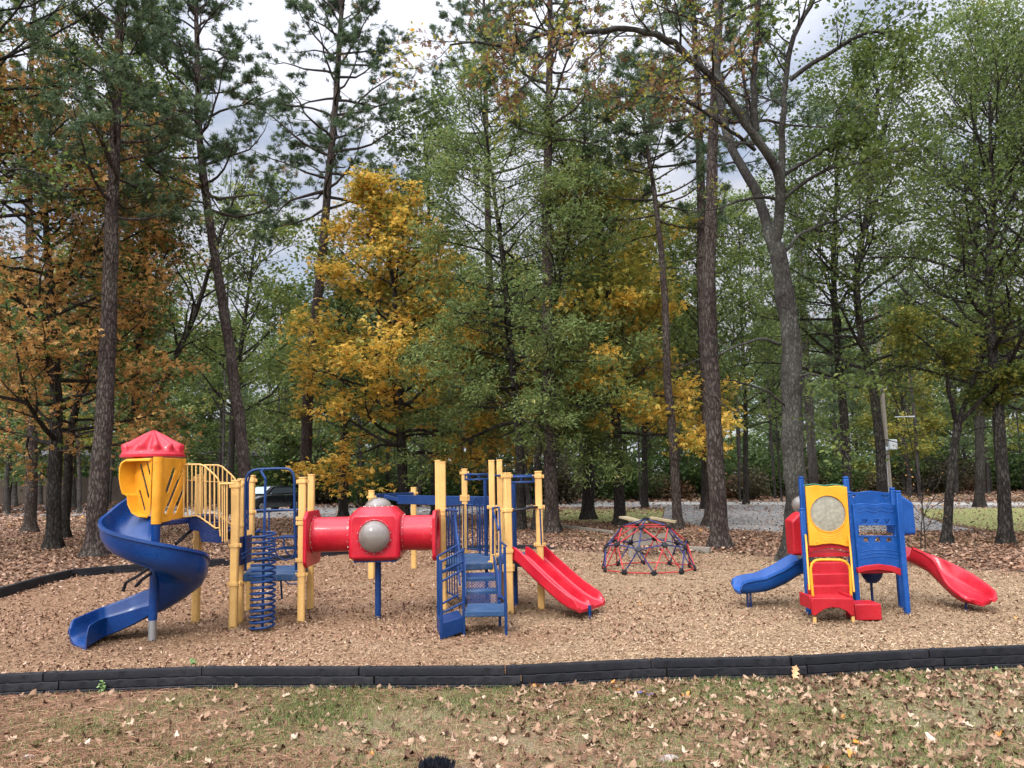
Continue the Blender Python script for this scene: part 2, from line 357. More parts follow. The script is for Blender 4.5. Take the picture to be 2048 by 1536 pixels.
b.build('slot_rim', M_oyel, pn)
# hood on the left face
HO = Q(303, 1036, 8.74); dl = nrm(np.array([-.80, .60, 0])); no = nrm(np.array([-.60, -.80, 0])); no = -np.cross(dl, Z_) if np.dot(np.cross(dl, Z_), no) < 0 else np.cross(dl, Z_)
hz = Q(303, 916, 8.74)[2]; hb = Q(303, 1036, 8.74)[2]; hh = hz - hb
wl = .42
outl = [(0, hh), (wl * .86, hh), (wl * .96, hh * .95), (wl, hh * .85), (wl, hh * .68), (wl * .95, hh * .5), (wl * .90, hh * .40), (wl * .78, hh * .36), (wl * .74, hh * .2), (wl * .62, hh * .06), (wl * .42, 0), (wl * .2, .0), (0, .04)]
b = MB(); b.panel(outl, [capsule((.05, hh * .36), (.24, hh * .88), .024), capsule((.12, hh * .14), (.24, hh * .44), .021), capsule((.04, hh * .74), (.10, hh * .92), .021)], HO + dl * .03, dl, Z_, .010)
b.build('hood_back', M_oyel, ps)
b = MB(); rs = []
for i, p in enumerate(outl[:-1]):
    c = HO + dl * max(p[0], .03) + Z_ * p[1]; cen = HO + dl * .17 + Z_ * hh * .55; inn = nrm(cen - c)
    dq = .015 + .17 * min(1, p[0] / wl) ** 1.5; rs.append([c, c + no * dq * .7, c + no * dq + inn * .012, c + no * dq + inn * .035, c + no * dq * .7 + inn * .022, c + inn * .022])
b.rings(rs); b.build('hood', M_yel, ps, bevel=.004)
b = MB(); b.tube([(PC[0], PC[1] + .0, zB - .03), (PC[0], PC[1], zT + .01)], .054, 20); b.lathe([(.006, 0), (.01, .004), (.004, .008)], (PC[0], PC[1] - .052, zT - .05), (0, -1, 0), 8); b.build('sleeve', M_oyel, ps)
rc = Q(306, 912, 9.2); b = MB(); rs = []; k = 96
for r_, z, amp, za in ((.02, -.10, 0, 0), (.345, -.02, 0, 0), (.358, -.015, 0, 0), (.358, .012, 0, 0), (.345, .016, 0, 0), (.338, .045, 0, 0), (.328, .055, .006, .0), (.322, .07, .022, .02), (.318, .10, .026, .026), (.300, .122, .034, .014), (.215, .172, .030, .008), (.12, .240, .018, .003), (.03, .300, 0, 0), (.004, .308, 0, 0)):
    rs.append([rc + np.array([(r_ + amp * math.cos(12 * 2 * math.pi * j / k)) * math.cos(2 * math.pi * j / k), (r_ + amp * math.cos(12 * 2 * math.pi * j / k)) * math.sin(2 * math.pi * j / k), z + za * math.cos(24 * math.pi * j / k)]) for j in range(k)])
b.rings(rs); b.build('roof', M_red, ps, ang=60)
deck([PC + [0, .03, 0], B(372, 9.25), B(345, 9.7), B(258, 9.3)], zat(340, 1038, 9.2), .06, 'tower_deck', M_navy)
# stair from tower to low deck with tan railings
Ya, Yb = 9.28, 9.78
b = MB(); prof = [(352, 1033), (396, 1031), (400, 1043), (421, 1046), (424, 1058), (446, 1062), (449, 1080), (446, 1086), (403, 1083), (399, 1062), (380, 1060), (377, 1046), (353, 1043)]
for Y in (Ya, Yb):
    pts = [Q(x, y, Ya) for x, y in prof]; vs = [np.array([p[0], Y - .015, p[2]]) for p in pts] + [np.array([p[0], Y + .015, p[2]]) for p in pts]
    n = len(pts); b.add(vs, [tuple(range(n)), tuple(range(n, 2 * n))[::-1]] + [(i, (i + 1) % n, (i + 1) % n + n, i + n) for i in range(n)])
for (x0, x1, y) in ((353, 397, 1033), (399, 424, 1046), (422, 448, 1063)):
    p0, p1 = Q(x0, y, Ya), Q(x1, y, Ya); b.box(((p0[0] + p1[0]) / 2, (Ya + Yb) / 2, (p0[2] + p1[2]) / 2 - .012), (p1[0] - p0[0], Yb - Ya - .036, .022)); 
for x, y0, y1 in ((398, 1034, 1046), (423, 1048, 1062)):
    p0, p1 = Q(x, y0, Ya), Q(x, y1, Ya); b.box((p0[0], (Ya + Yb) / 2, (p0[2] + p1[2]) / 2), (.012, Yb - Ya - .04, p0[2] - p1[2]))
b.build('stair', M_navy, ps, bevel=.003)
for Y in (Ya - .03, Yb + .03):
    b = MB(); sh = lambda px, py: np.array([Q(px, py, Ya)[0], Y, Q(px, py, Ya)[2]])
    top = [(369, 1034), (369, 933), (373, 929), (402, 929), (411, 932), (430, 949), (438, 958), (441, 967), (441, 1055), (443, 1072)]
    bot = [(369, 1034), (395, 1031), (402, 1034), (433, 1056), (441, 1055)]
    b.tube([sh(*p) for p in top], .0105, 8); b.tube([sh(*p) for p in bot], .0095, 8)
    tx, ty = zip(*top[1:8]); bx, by = zip(*bot)
    for x in (377, 386, 394, 402.5, 412, 421.5, 431): b.tube([sh(x, float(np.interp(x, tx, ty))), sh(x, float(np.interp(x, bx, by)))], .0085, 6)
    b.build('railing', M_tan, ps)
b = MB()
for x in (444.5, 449, 453.5): b.tube([Q(x, 968, 9.2), Q(x + .5, 1083, 9.2)], .008, 6)
b.tube([Q(441, 968, 9.2), Q(470, 967, 9.1)], .01, 8); b.tube([Q(372, 960, 9.4), Q(470, 966, 9.2)], .005, 6)
b.build('railing', M_tan, ps)
# blue arch and coil climber on the left deck
b = MB(); yA = P4[1] + .02
arch = [(491, 1142), (491, 968), (492.5, 956), (497, 947), (505, 941), (517, 938.5), (545, 937.5), (572, 937), (580, 939.5), (586, 946), (588.5, 958), (589.5, 1040), (592, 1140)]
b.tube([Q(x, y, yA) for x, y in arch], .016, 10); b.tube([Q(496, 1060, yA + .02), Q(496, 965, yA + .02), Q(500, 950, yA + .02)], .013, 8)
b.tube([Q(588, 963, yA), Q(600, 963, P4[1])], .006, 6)
b.build('access_arch', M_bpaint, ps)
b = MB(); cx = G(524.5, 1262); top = Q(529, 938, yA)
b.tube([top, top + [-.01, -.10, -.03], (cx[0], cx[1] + .02, top[2] - .12), (cx[0], cx[1], .9), (cx[0], cx[1], -.05)], .015, 10)
pole_ = b.build('climbing_pole', M_bpaint, ps)
b = MB(); z0, z1 = .03, zat(524, 1064, cx[1]); n = 17; pts = []
for i in range(n * 20 + 1):
    a = 2 * math.pi * i / 20 + 2.6; r_ = .136 if i < n * 20 - 12 else .136; pts.append((cx[0] + r_ * math.cos(a), cx[1] + r_ * math.sin(a), z0 + (z1 - z0) * i / (n * 20)))
b.tube(pts, .0135, 8); b.tube([pts[-1], (pts[-1][0] + .05, pts[-1][1] - .0, pts[-1][2] + .03)], .012, 8); b.build('coil', M_bpaint, ps)
# back rail and small arch climber behind the left deck
b = MB(); b.tube([Q(508, 1021, P3[1]), Q(622, 1019, P5[1])], .014, 8); b.tube([Q(538, 1022, P3[1]), Q(538, 1140, P3[1])], .011, 8); b.tube([Q(592, 1024, P3[1]), Q(592, 1135, P3[1])], .011, 8)
b.tube([Q(484, 1109, 9.35), Q(499, 1098, 9.9), Q(501, 1102, 10.1)], .01, 6); b.tube([Q(485, 1117, 9.35), Q(500, 1105, 9.9)], .01, 6)
b.build('guard_rail', M_bpaint, ps)
b = MB(); yk = P3[1] + .35
for yo in (0, .45):
    b.tube([Q(548, 1075, yk) + [0, yo, 0], Q(549, 1100, yk) + [0, yo, 0], Q(556, 1114, yk) + [0, yo, 0], Q(571, 1121, yk) + [0, yo, 0], Q(585, 1115, yk) + [0, yo, 0], Q(592, 1100, yk) + [0, yo, 0], Q(593, 1070, yk) + [0, yo, 0]], .011, 8)
for y in (1076, 1098): b.box((Q(570, y, yk) + [0, .22, 0]), (.26, .40, .02))
b.build('loop_climber', M_bpaint, ps)
b = MB(); b.tube([Q(560, 1138, yk - .3), Q(564, 1198, yk - .3)], .014, 8); b.build('brace', M_bpaint, ps); b = MB(); b.tube([Q(563, 1143, yk), Q(565, 1158, yk), Q(578, 1168, yk), Q(600, 1168, yk)], .010, 8); b.build('brace', M_bpaint, ps)
b = MB(); p0, p1 = Q(482, 1072, 9.45), Q(494, 1130, 10.1); b.box((Q(488, 1100, 9.7)), (.03, .5, .34)); b.build('kick_panel', M_navy, ps, bevel=.005)
# crawl tube with bubble box
xa = Q(618, 1070, 9.7)[0]; xb = Q(881, 1070, 10.35)[0]; yt = 9.85; ztc = zat(655, 1070, 9.75); rt = .217
def ribbed(x0, x1, name):
    b = MB(); n = 24; L = x1 - x0
    rs = []
    steps = [(0, rt + .012), (.03, rt + .012), (.035, rt), (.05, rt), (.9, rt), (.905, rt + .012), (.95, rt + .014), (1, rt + .014)]
    for s_, r_ in steps: rs.append([np.array([x0 + L * s_, yt + r_ * math.cos(2 * math.pi * j / 40), ztc + r_ * math.sin(2 * math.pi * j / 40)]) for j in range(40)])
    ri = rt - .012
    for s_ in (1, 0): rs.append([np.array([x0 + L * s_, yt + ri * math.cos(2 * math.pi * j / 40), ztc + ri * math.sin(2 * math.pi * j / 40)]) for j in range(40)])
    b.rings(rs, closed_path=True); t_ = b.build(name, M_red, ps)
    k = MB()
    for s_ in (.02, .925):
        for j in range(18):
            a = 2 * math.pi * j / 18; c = np.array([x0 + L * s_, yt + (rt + .013) * math.cos(a), ztc + (rt + .013) * math.sin(a)]); k.lathe([(.007, 0), (.004, .006)], c, (0, math.cos(a), math.sin(a)), 6)
    k.build('bolt_row', M_bolt, t_)
bl = Q(697, 1070, 9.6); br = Q(801, 1070, 9.6); bx0, bx1 = bl[0] + .005, br[0] - .005
ribbed(xa + .03, bx0 + .01, 'crawl_tube'); ribbed(xb - .03, bx1 - .01, 'crawl_tube')
zb0, zb1 = zat(750, 1122, 9.55), zat(750, 1015, 9.55); cb = ((bx0 + bx1) / 2, yt, (zb0 + zb1) / 2)
b = MB(); hx, hy, hz_ = (bx1 - bx0) / 2, .30, (zb1 - zb0) / 2; n = 40
def rsq(hx_, hy_, z, ch):
    return [np.array([cb[0] + x, cb[1] + y, z]) for x, y in ((hx_, -hy_ + ch), (hx_, hy_ - ch), (hx_ - ch, hy_), (-hx_ + ch, hy_), (-hx_, hy_ - ch), (-hx_, -hy_ + ch), (-hx_ + ch, -hy_), (hx_ - ch, -hy_))]
b.rings([rsq(hx - .05, hy - .05, zb0, .05), rsq(hx, hy, zb0 + .04, .035), rsq(hx, hy, zb1 - .16, .03), rsq(hx, hy, zb1 - .10, .07), rsq(hx - .09, hy - .09, zb1 - .012, .05), rsq(hx - .10, hy - .10, zb1, .05)])
bxo = b.build('bubble_box', M_red, ps, bevel=.018, seg=3)
def bubble(c, ax, r_, hgt, parent, sub=True):
    b = MB(); b.lathe([(r_ * math.cos(a), hgt * math.sin(a)) for a in np.linspace(0, math.pi / 2 - .02, 14)], c, ax, 40); o = b.build('bubble_window', M_bub, parent, ang=80)
    k = MB(); ax = nrm(ax); x = nrm(np.cross(ax, (1, 0, 0) if abs(ax[0]) < .9 else (0, 1, 0))); y = np.cross(ax, x)
    k.tube([np.array(c) + (x * math.cos(t) + y * math.sin(t)) * (r_ + .01) + ax * .006 for t in np.linspace(0, 2 * math.pi, 41)[:-1]], .010, 6, closed=True)
    k.build('bubble_rim', M_red, parent)
    k = MB()
    for j in range(14):
        t = 2 * math.pi * j / 14; k.lathe([(.008, 0), (.005, .008)], np.array(c) + (x * math.cos(t) + y * math.sin(t)) * (r_ + .012) + ax * .012, ax, 6)
    k.build('bolt_row', M_bolt, parent)
bubble((cb[0] + .008, cb[1] - hy - .002, cb[2] - .03), (0, -1, 0), .195, .15, bxo)
bubble((cb[0] + .0, cb[1] + .02, zb1 - .01), (0, 0, 1), .17, .125, bxo)
b = MB(); b.tube([(cb[0], yt, -.1), (cb[0], yt, zb0 - .02)], .038, 16); b.box((cb[0], yt, zb0 - .012), (.52, .46, .022)); b.build('support_post', M_bpaint, ps)
for P_a, P_b, x_, zlo, zhi in ((P4, P5, xa, zat(625, 1133, 9.7), zat(625, 1022, 9.7)), (R1, R1b, xb, zat(880, 1108, 10.4), zat(880, 1016, 10.4))):
    b = MB(); Wd = .72; c0 = np.array([x_, yt - Wd / 2, zlo]); hgt = zhi - zlo; cyc = (Wd / 2, ztc - zlo)
    hole = [(cyc[0] + (rt - .02) * math.cos(t), cyc[1] + (rt - .02) * math.sin(t)) for t in np.linspace(0, 2 * math.pi, 29)[:-1]]
    b.panel([(0, .06), (.06, 0), (Wd - .06, 0), (Wd, .06), (Wd, hgt - .08), (Wd - .1, hgt), (.1, hgt), (0, hgt - .08)], [hole], c0, Y_, Z_, .045); b.build('tube_end_panel', M_red, ps, bevel=.012)
# overhead track beam
b = MB(); p0, p1 = Q(796, 999, 13.9), Q(978, 1003, 12.1); b.bar(p0, p1, .07, .155); b.build('track_beam', M_bpaint, ps, bevel=.008)
b = MB(); b.bar(Q(745, 992, 13.8), Q(828, 987, 15.2), .05, .06); b.bar(Q(768, 993, 13.85), Q(800, 1000, 13.85), .05, .07); b.build('cross_arm', M_bpaint, ps, bevel=.006)
b = MB()
for c, rr_, Y in (((958, 949), 22, 11.2), ((1042, 954), 28, 10.5)):
    cc_ = Q(c[0], c[1], Y); r_ = rr_ * Y / F * 1.25
    for dz in (0, -.07): b.tube([cc_ + np.array([r_ * math.cos(t), r_ * 1.6 * math.sin(t), dz]) for t in np.linspace(0, 2 * math.pi, 33)[:-1]], .013, 8, closed=True)
    for j in range(8): t = 2 * math.pi * j / 8; b.tube([cc_ + np.array([r_ * math.cos(t), r_ * 1.6 * math.sin(t), dz]) for dz in (0, -.07)], .01, 6)
b.tube([Q(935, 948, 11.8), Q(1016, 952, 10.9), Q(1078, 951, 10.3)], .014, 8)
b.build('hoop_rail', M_bpaint, ps)
b = MB(); p = B(974, 11.3); b.tube([(p[0], p[1], 0), (p[0], p[1], zat(973, 956, 11.3))], .026, 10); p = B(1030, 10.6); b.tube([(p[0], p[1], 0), (p[0], p[1], zat(1028, 962, 10.6))], .045, 12); b.build('upright_pole', M_bpaint, ps)
# baluster screens
def balusters(A, Bq, ztop, zbot, n, r_=.009, parent=ps, endr=.013):
    b = MB(); A = np.array(A); Bq = np.array(Bq)
    t0, t1 = A.copy(), Bq.copy(); t0[2] = t1[2] = ztop; u0_, u1_ = A.copy(), Bq.copy(); u0_[2] = u1_[2] = zbot
    b.tube([t0, t1], endr, 8); b.tube([u0_, u1_], endr, 8)
    for i in range(n):
        s_ = (i + .5) / n; p = A + (Bq - A) * s_; b.tube([(p[0], p[1], ztop), (p[0], p[1], zbot)], r_, 6)
    return b.build('baluster_screen', M_bpaint, parent)
balusters(R1b, R4, zat(905, 1012, 11.3), .66, 7); balusters(R4, R2b, zat(965, 1011, 11.4), .66, 7)
balusters(R1 + [.03, .0, 0], Q(916, 1100, 9.75), zat(895, 1019, 10.3), .25, 5, .008)
b = MB(); b.tube([Q(948, 1012, 11.0), Q(948, 1000, 11.0), Q(951, 994, 11.0), Q(956, 995, 11.0), Q(959, 1003, 11.0), Q(960, 1108, 11.0)], .016, 8); b.build('arch_handle', M_bpaint, ps)
b = MB(); b.tube([Q(1022, 1021, R2f[1]), Q(1045, 1019, 9.95), Q(1060, 1015, 10.1), Q(1080, 1014, R3[1])], .018, 10); b.build('grab_bar', M_black, ps)
b = MB(); b.tube([Q(1080, 1018, R3[1] - .05), Q(1083, 1090, R3[1] - .05)], .01, 8); b.build('grab_bar', M_bpaint, ps)
# front stair
zl = .265
b = MB(); b.box(((Q(931, 1214, 8.65)[0] + Q(1012, 1212, 8.65)[0]) / 2, 8.93, zl - .03), (.465, .56, .06)); b.build('landing', M_deck, ps, bevel=.008)
for z, Y, x0, x1 in ((.38, 9.38, 929, 996), (.49, 9.70, 926, 991)):
    b = MB(); a, c = Q(x0, 1150, Y)[0], Q(x1, 1150, Y)[0]; b.box(((a + c) / 2, Y + .12, z - .02), (c - a, .27, .04)); b.build('tread', M_deck, ps, bevel=.006)
for z0_, z1_, Y, x0, x1 in ((zl, .34, 9.235, 930, 997), (.38, .45, 9.52, 928, 994), (.49, .51 + 0, 9.84, 925, 989)):
    b = MB(); a, c = Q(x0, 1150, Y)[0], Q(x1, 1150, Y)[0]; b.add([(a, Y, z0_ - .02), (c, Y, z0_ - .02), (c, Y, z1_ + .03), (a, Y, z1_ + .03)], [(0, 1, 2, 3)]); b.build('riser', M_perf, ps, smooth=False)
b = MB()
def leg(px, Yd, ztop_px, r_=.016):
    p = B(px, Yd); t = zat(px, ztop_px, Yd); b.box((p[0], p[1], (t - .02) / 2), (.032, .032, t + .02))
leg(928, 8.68, 1097); leg(1012.5, 8.66, 1093); leg(1000, 9.15, 1200); leg(883, 8.52, 1120); leg(877, 8.95, 1112)
b.bar(Q(930, 1120, 9.95), Q(931, 1201, 9.2), .02, .09); b.bar(Q(988, 1120, 9.95), Q(999, 1200, 9.2), .02, .09)
b.build('stair_frame', M_bpaint, ps, bevel=.004)
b = MB()
for (x0, y0, x1, y1) in ((883, 1123, 928, 1100), (883, 1143, 928, 1122), (883, 1163, 928, 1139), (884, 1226, 928, 1204)): b.tube([Q(x0, y0, 8.52), Q(x1, y1, 8.68)], .0125, 8)
for (x0, y0, x1, y1) in ((877, 1112, 915, 1090), (878, 1149, 915, 1129), (880, 1210, 917, 1189)): b.tube([Q(x0, y0, 8.95), Q(x1, y1, 9.15)], .0125, 8)
b.tube([Q(893, 1020, 10.2), Q(909, 1018, 10.1), Q(913, 1062, 9.6), Q(917, 1090, 9.3), Q(926, 1150, 9.2), Q(928, 1200, 9.1)], .019, 8)
b.tube([Q(909, 1020, 10.1), Q(912, 1105, 9.9), Q(920, 1170, 9.35)], .012, 8)
b.tube([Q(985, 1016, 10.25), Q(998, 1015, 10.1), Q(1001, 1078, 9.5), Q(1001, 1083, 9.2), Q(1012, 1092, 8.7)], .0125, 8); b.tube([Q(985, 1018, 10.2), Q(997, 1060, 9.6)], .0125, 8)
b.tube([Q(986, 1018, 10.2), Q(986, 1108, 10.2)], .014, 8); b.tube([Q(987, 1112, 9.9), Q(997, 1150, 9.4), Q(999, 1196, 9.2)], .0125, 8); b.tube([Q(1000, 1108, 9.4), Q(1011, 1124, 8.7)], .0125, 8); b.tube([Q(1001, 1190, 9.1), Q(1012, 1203, 8.7)], .011, 8)
b.tube([Q(1001, 1082, 9.3), Q(1001, 1196, 9.15)], .014, 8)
b.build('handrail', M_bpaint, ps)
b = MB(); a0 = B(883, 8.50); a1 = B(927, 8.66); a2 = B(917, 9.12); a3 = B(875, 8.93)
ts = .20
b.add([(a0[0], a0[1], .0), (a1[0], a1[1], .05), (a1[0], a1[1], ts + .01), (a0[0], a0[1], ts - .02), (a3[0], a3[1], 0), (a2[0], a2[1], .05), (a2[0], a2[1], ts + .01), (a3[0], a3[1], ts - .02)], [(0, 1, 2, 3), (4, 7, 6, 5), (0, 4, 5, 1), (3, 2, 6, 7), (0, 3, 7, 4), (1, 5, 6, 2)])
b.build('side_step', M_bpaint, ps, bevel=.01)
# double slide
def dslide():
    b = MB(); rs = []
    L0 = np.array([R2f[0] + .055, R2f[1] + .03]); W0 = np.array([.35, .50]); L1_ = G(1158, 1226, .1)[:2]; W1 = np.array([.37, .56])
    zk = [(0, .69), (.08, .66), (.30, .50), (.55, .33), (.72, .225), (.84, .17), (.95, .145), (1.0, .125)]
    wk = [(0, .15), (.1, .16), (.8, .14), (.93, .115), (1, .035)]
    for t in list(np.linspace(0, .9, 16)) + [.94, .97, .99, 1.0]:
        z = np.interp(t, *zip(*zk)); w_ = np.interp(t, *zip(*wk)); O = L0 + (L1_ - L0) * t; W = W0 + (W1 - W0) * t; wm = w_ * .82 if t < .93 else w_ * .6
        wm = max(wm, .012)
        pr = [(-.03, w_ - .012), (-.012, w_), (.02, w_ - .004), (.05, .02), (.08, 0), (.42, 0), (.455, .02), (.48, wm), (.52, wm), (.545, .02), (.58, 0), (.92, 0), (.95, .02), (.98, w_ - .004), (1.012, w_), (1.03, w_ - .012),
              (1.025, .0), (.99, -.03), (.5, -.035), (.01, -.03), (-.025, 0)]
        rs.append([np.array([O[0] + W[0] * u, O[1] + W[1] * u, z + h]) for u, h in pr])
    b.rings(rs); return b
ds = dslide().build('double_slide', M_red, ps, ang=28)
b = MB(); p = G(1180, 1238); b.tube([p - [0, 0, .05], p + [0, 0, .16]], .02, 12); b.build('slide_foot', M_bpaint, ds)

# ================================================================ toddler structure
tp = thing('toddler_play_structure', 'small blue, amber and red toddler climber with two slides, at the right', 'play structure', G(1700, 1225))
def tpost(px, Y, ytop, w_=.062, pxt=None):
    P = B(px, Y); zt_ = zat(pxt or px, ytop, Y); b = MB(); a = w_ / 2
    b.prism([(P[0] - a, P[1] - a), (P[0] + a, P[1] - a), (P[0] + a, P[1] + a), (P[0] - a, P[1] + a)], -.08, zt_ - .03)
    b.prism([(P[0] - a * .92, P[1] - a * .92), (P[0] + a * .92, P[1] - a * .92), (P[0] + a * .92, P[1] + a * .92), (P[0] - a * .92, P[1] + a * .92)], zt_ - .03, zt_)
    return b.build('post', M_tblue, tp, bevel=.009)
YF = 9.5
tpost(1618, YF, 1016, .055, 1604); tpost(1619, YF + .42, 953, .058, 1604); tpost(1716, YF + .02, 983, .062, 1697); tpost(1710, YF + .42, 953, .062, 1692)
tpost(1815, 9.40, 981, .062, 1795); tpost(1803, 9.85, 975, .058, 1783)
def pxpoly(pts, Y, O): return [(Q(x, y, Y)[0] - O[0], Q(x, y, Y)[2] - O[2]) for x, y in pts]
O = np.array([Q(1650, 1030, YF)[0], YF - .035, Q(1650, 1030, YF)[2]])
def wave(x0, x1, y0, y1, amp, n=16, cyc=2): return [(x0 + (x1 - x0) * i / n, y0 + (y1 - y0) * i / n + amp * math.cos(cyc * 2 * math.pi * i / n)) for i in range(n + 1)]
cw = Q(1652.5, 1026.5, YF) - O; rw = 35.5 * YF / F
circ = [(cw[0] + rw * math.cos(t), cw[2] + rw * math.sin(t)) for t in np.linspace(0, 2 * math.pi, 37)[:-1]]
ol = wave(1608.5, 1690.5, 971.5, 972.5, 1.2) + [(1694, 1030), (1698.5, 1093)] + wave(1698, 1616, 1092, 1090, 0, 2)[1:1] + [(1688, 1092), (1676, 1088.5), (1657, 1086.5), (1640, 1088), (1628, 1090.5), (1616, 1090.5)]
b = MB(); b.panel(pxpoly(ol, YF, O), [circ], O, X_, Z_, .035); yp = b.build('window_panel', M_yel, tp, bevel=.006)
b = MB(); b.lathe([(rw * .99, -.006), (rw * .99, .004), (rw * .7, .012), (.01, .016)], O + [cw[0], 0, cw[2]], (0, -1, 0), 36); b.build('round_window', M_fog, yp)
b = MB(); b.tube([O + [cw[0] + rw * math.cos(t), -.018, cw[2] + rw * math.sin(t)] for t in np.linspace(0, 2 * math.pi, 41)[:-1]], .007, 6, closed=True)
for k_ in (0, 1, 2, 3): b.tube([O + [cw[0] + (rw + .02 + .03 * k_) * math.cos(t), -.0165, cw[2] - .0 + (rw + .02 + .028 * k_) * math.sin(t)] for t in np.linspace(R(232 + 3 * k_), R(308 - 3 * k_), 14)], .004, 5)
for dx in (-.18, .18): b.lathe([(.012, 0), (.008, .008)], O + [cw[0] + dx + .02, -.017, Q(1650, 1083, YF)[2] - O[2]], (0, -1, 0), 10)
b.build('moulded_ridge', M_oyel, yp)
b = MB(); b.tube([Q(x, y - 1.2, YF) + [0, .02, 0] for x, y in wave(1609, 1690, 970.5, 971.5, 1.2)], .007, 6); b.build('edge_trim', paint('green_trim', (.05, .18, .10), .5), yp)
# blue front panel with windows
O2 = np.array([Q(1750, 1070, YF)[0], YF - .03, Q(1750, 1070, YF)[2]])
def sp(pts): return pxpoly([(1440 + x / 3.531, 900 + y / 3.531) for x, y in pts], YF, O2)
ol2 = sp([(p[0], p[1]) for p in wave(925, 1236, 378, 380, 4)] + [(1255, 600), (1277, 832), (1240, 830), (1190, 814), (1130, 806), (1070, 810), (1010, 826), (966, 832), (945, 600)])
holes = [sp([(968, 531), (1222, 531), (1226, 604), (972, 602)])]
for cx_ in (1010, 1090, 1168): holes.append(sp([(cx_ - 20, 490), (cx_ + 20, 490), (cx_ + 11, 518), (cx_ - 9, 518)]))
for cx_ in (1021, 1103, 1182): holes.append(sp([(cx_ - 12, 617), (cx_ + 9, 617), (cx_ + 22, 646), (cx_ - 22, 646)]))
b = MB(); b.panel(ol2, holes, O2, X_, Z_, .035); bp_ = b.build('play_panel', M_tblue, tp, bevel=.005)
b = MB(); g3 = lambda x, y: Q(1440 + x / 3.531, 900 + y / 3.531, YF) + [0, -.05, 0]
for yy, am in ((405, 7), (432, 7)): b.tube([g3(x, yy + am * math.cos(x / 17)) for x in range(955, 1215, 8)], .004, 5)
for yy in (700, 724, 748): b.tube([g3(x, yy + 22 * ((x - 1115) / 150) ** 2) for x in range(985, 1250, 12)], .004, 5)
b.tube([g3(x, y) for x, y in ((964, 527), (1227, 527), (1231, 608), (967, 606))], .006, 6, closed=True)
b.build('moulded_ridge', M_tblue, bp_)
# back blue panel with wavy top
O3 = np.array([Q(1740, 1000, 10.0)[0], 10.0, Q(1740, 1000, 10.0)[2]])
ol3 = pxpoly([(1698, 984), (1714, 985), (1726, 983), (1740, 981.5), (1756, 983), (1770, 985.5), (1786, 984.5), (1789, 1012), (1700, 1012)], 10.0, O3)
b = MB(); b.panel(ol3, [pxpoly([(1702, 990), (1711, 990), (1706, 996)], 10.0, O3), pxpoly([(1762, 991), (1777, 991), (1770, 996)], 10.0, O3)], O3, X_, Z_, .035); b.build('back_panel', M_tblue, tp, bevel=.005)
b = MB(); b.box(O3 + [.02, .03, -.20], (.56, .02, .18)); b.build('back_panel', M_tblue, tp, bevel=.005)
# red arched beams and decks
def archbeam(pts_top, pts_bot, Y, th):
    b = MB(); O_ = np.array([Q(1700, 1100, Y)[0], Y, Q(1700, 1100, Y)[2]]); b.panel(pxpoly(pts_top + pts_bot[::-1], Y, O_), [], O_, X_, Z_, th); return b
archbeam([(1615, 1090), (1632, 1087), (1657, 1085), (1680, 1088), (1698, 1094)], [(1617, 1104), (1632, 1099), (1657, 1096), (1680, 1098), (1698, 1104)], YF + .01, .05).build('deck_beam', M_red2, tp, bevel=.006)
archbeam([(1713, 1136), (1730, 1131), (1757, 1128), (1782, 1131), (1801, 1137)], [(1715, 1146), (1730, 1142), (1757, 1139), (1782, 1143), (1802, 1152)], 9.44, .05).build('deck_beam', M_red2, tp, bevel=.006)
b = MB(); a, c = Q(1617, 1100, YF)[0], Q(1700, 1100, YF)[0]; b.box(((a + c) / 2, 9.74, .70), (c - a, .44, .05)); b.build('deck', M_red2, tp, bevel=.006)
b = MB(); a, c = Q(1716, 1100, YF)[0], Q(1806, 1100, YF)[0]; b.box(((a + c) / 2, 9.72, .50), (c - a, .50, .05)); b.build('deck', M_red2, tp, bevel=.006)
# red steps
st = MB(); xl, xr = Q(1621, 1150, 9.15)[0], Q(1698, 1150, 9.15)[0]
for z, y0, y1, py in ((.62, 9.46, 9.62, 1128), (.50, 9.34, 9.50, 1145), (.38, 9.22, 9.38, 1165)):
    xl, xr = Q(1625 - (py - 1128) * .05, py, y0)[0], Q(1697 + (py - 1128) * .12, py, y0)[0]; st.box(((xl + xr) / 2, (y0 + y1) / 2, z - .07), (xr - xl, y1 - y0, .14))
steps = st.build('step_block', M_red2, tp, bevel=.012)
b = MB(); O_ = np.array([Q(1663, 1215, 8.92)[0], 8.92, Q(1663, 1215, 8.92)[2]])
b.panel(pxpoly([(1621, 1196), (1663, 1196), (1706, 1197), (1708.5, 1231), (1701, 1231), (1692, 1222), (1678, 1216), (1662, 1214.5), (1648, 1218), (1636, 1226), (1631, 1231), (1624, 1230)], 8.92, O_), [], O_, X_, Z_, .04)
a, c = Q(1621, 1196, 8.92)[0], Q(1706, 1196, 8.92)[0]; zp = zat(1663, 1196, 8.92)
b.box(((a + c) / 2, 9.085, zp - .02), (c - a - .004, .29, .036)); b.box((a + .012, 9.10, zp - .05), (.035, .32, .15)); b.box((c - .012, 9.10, zp - .05), (.035, .32, .15))
b.build('step_platform', M_red2, tp, bevel=.008)
b = MB(); a, c = Q(1709, 1210, 8.98)[0], Q(1763, 1210, 8.98)[0]; b.box(((a + c) / 2, 9.12, .11), (c - a, .28, .185)); b.build('low_step', M_red2, tp, bevel=.014)
for px in (1630, 1706.5): b = MB(); p = B(px, 8.93); b.box(p + [0, 0, .02], (.032, .03, .12)); b.build('foot', M_tan, tp, bevel=.004)
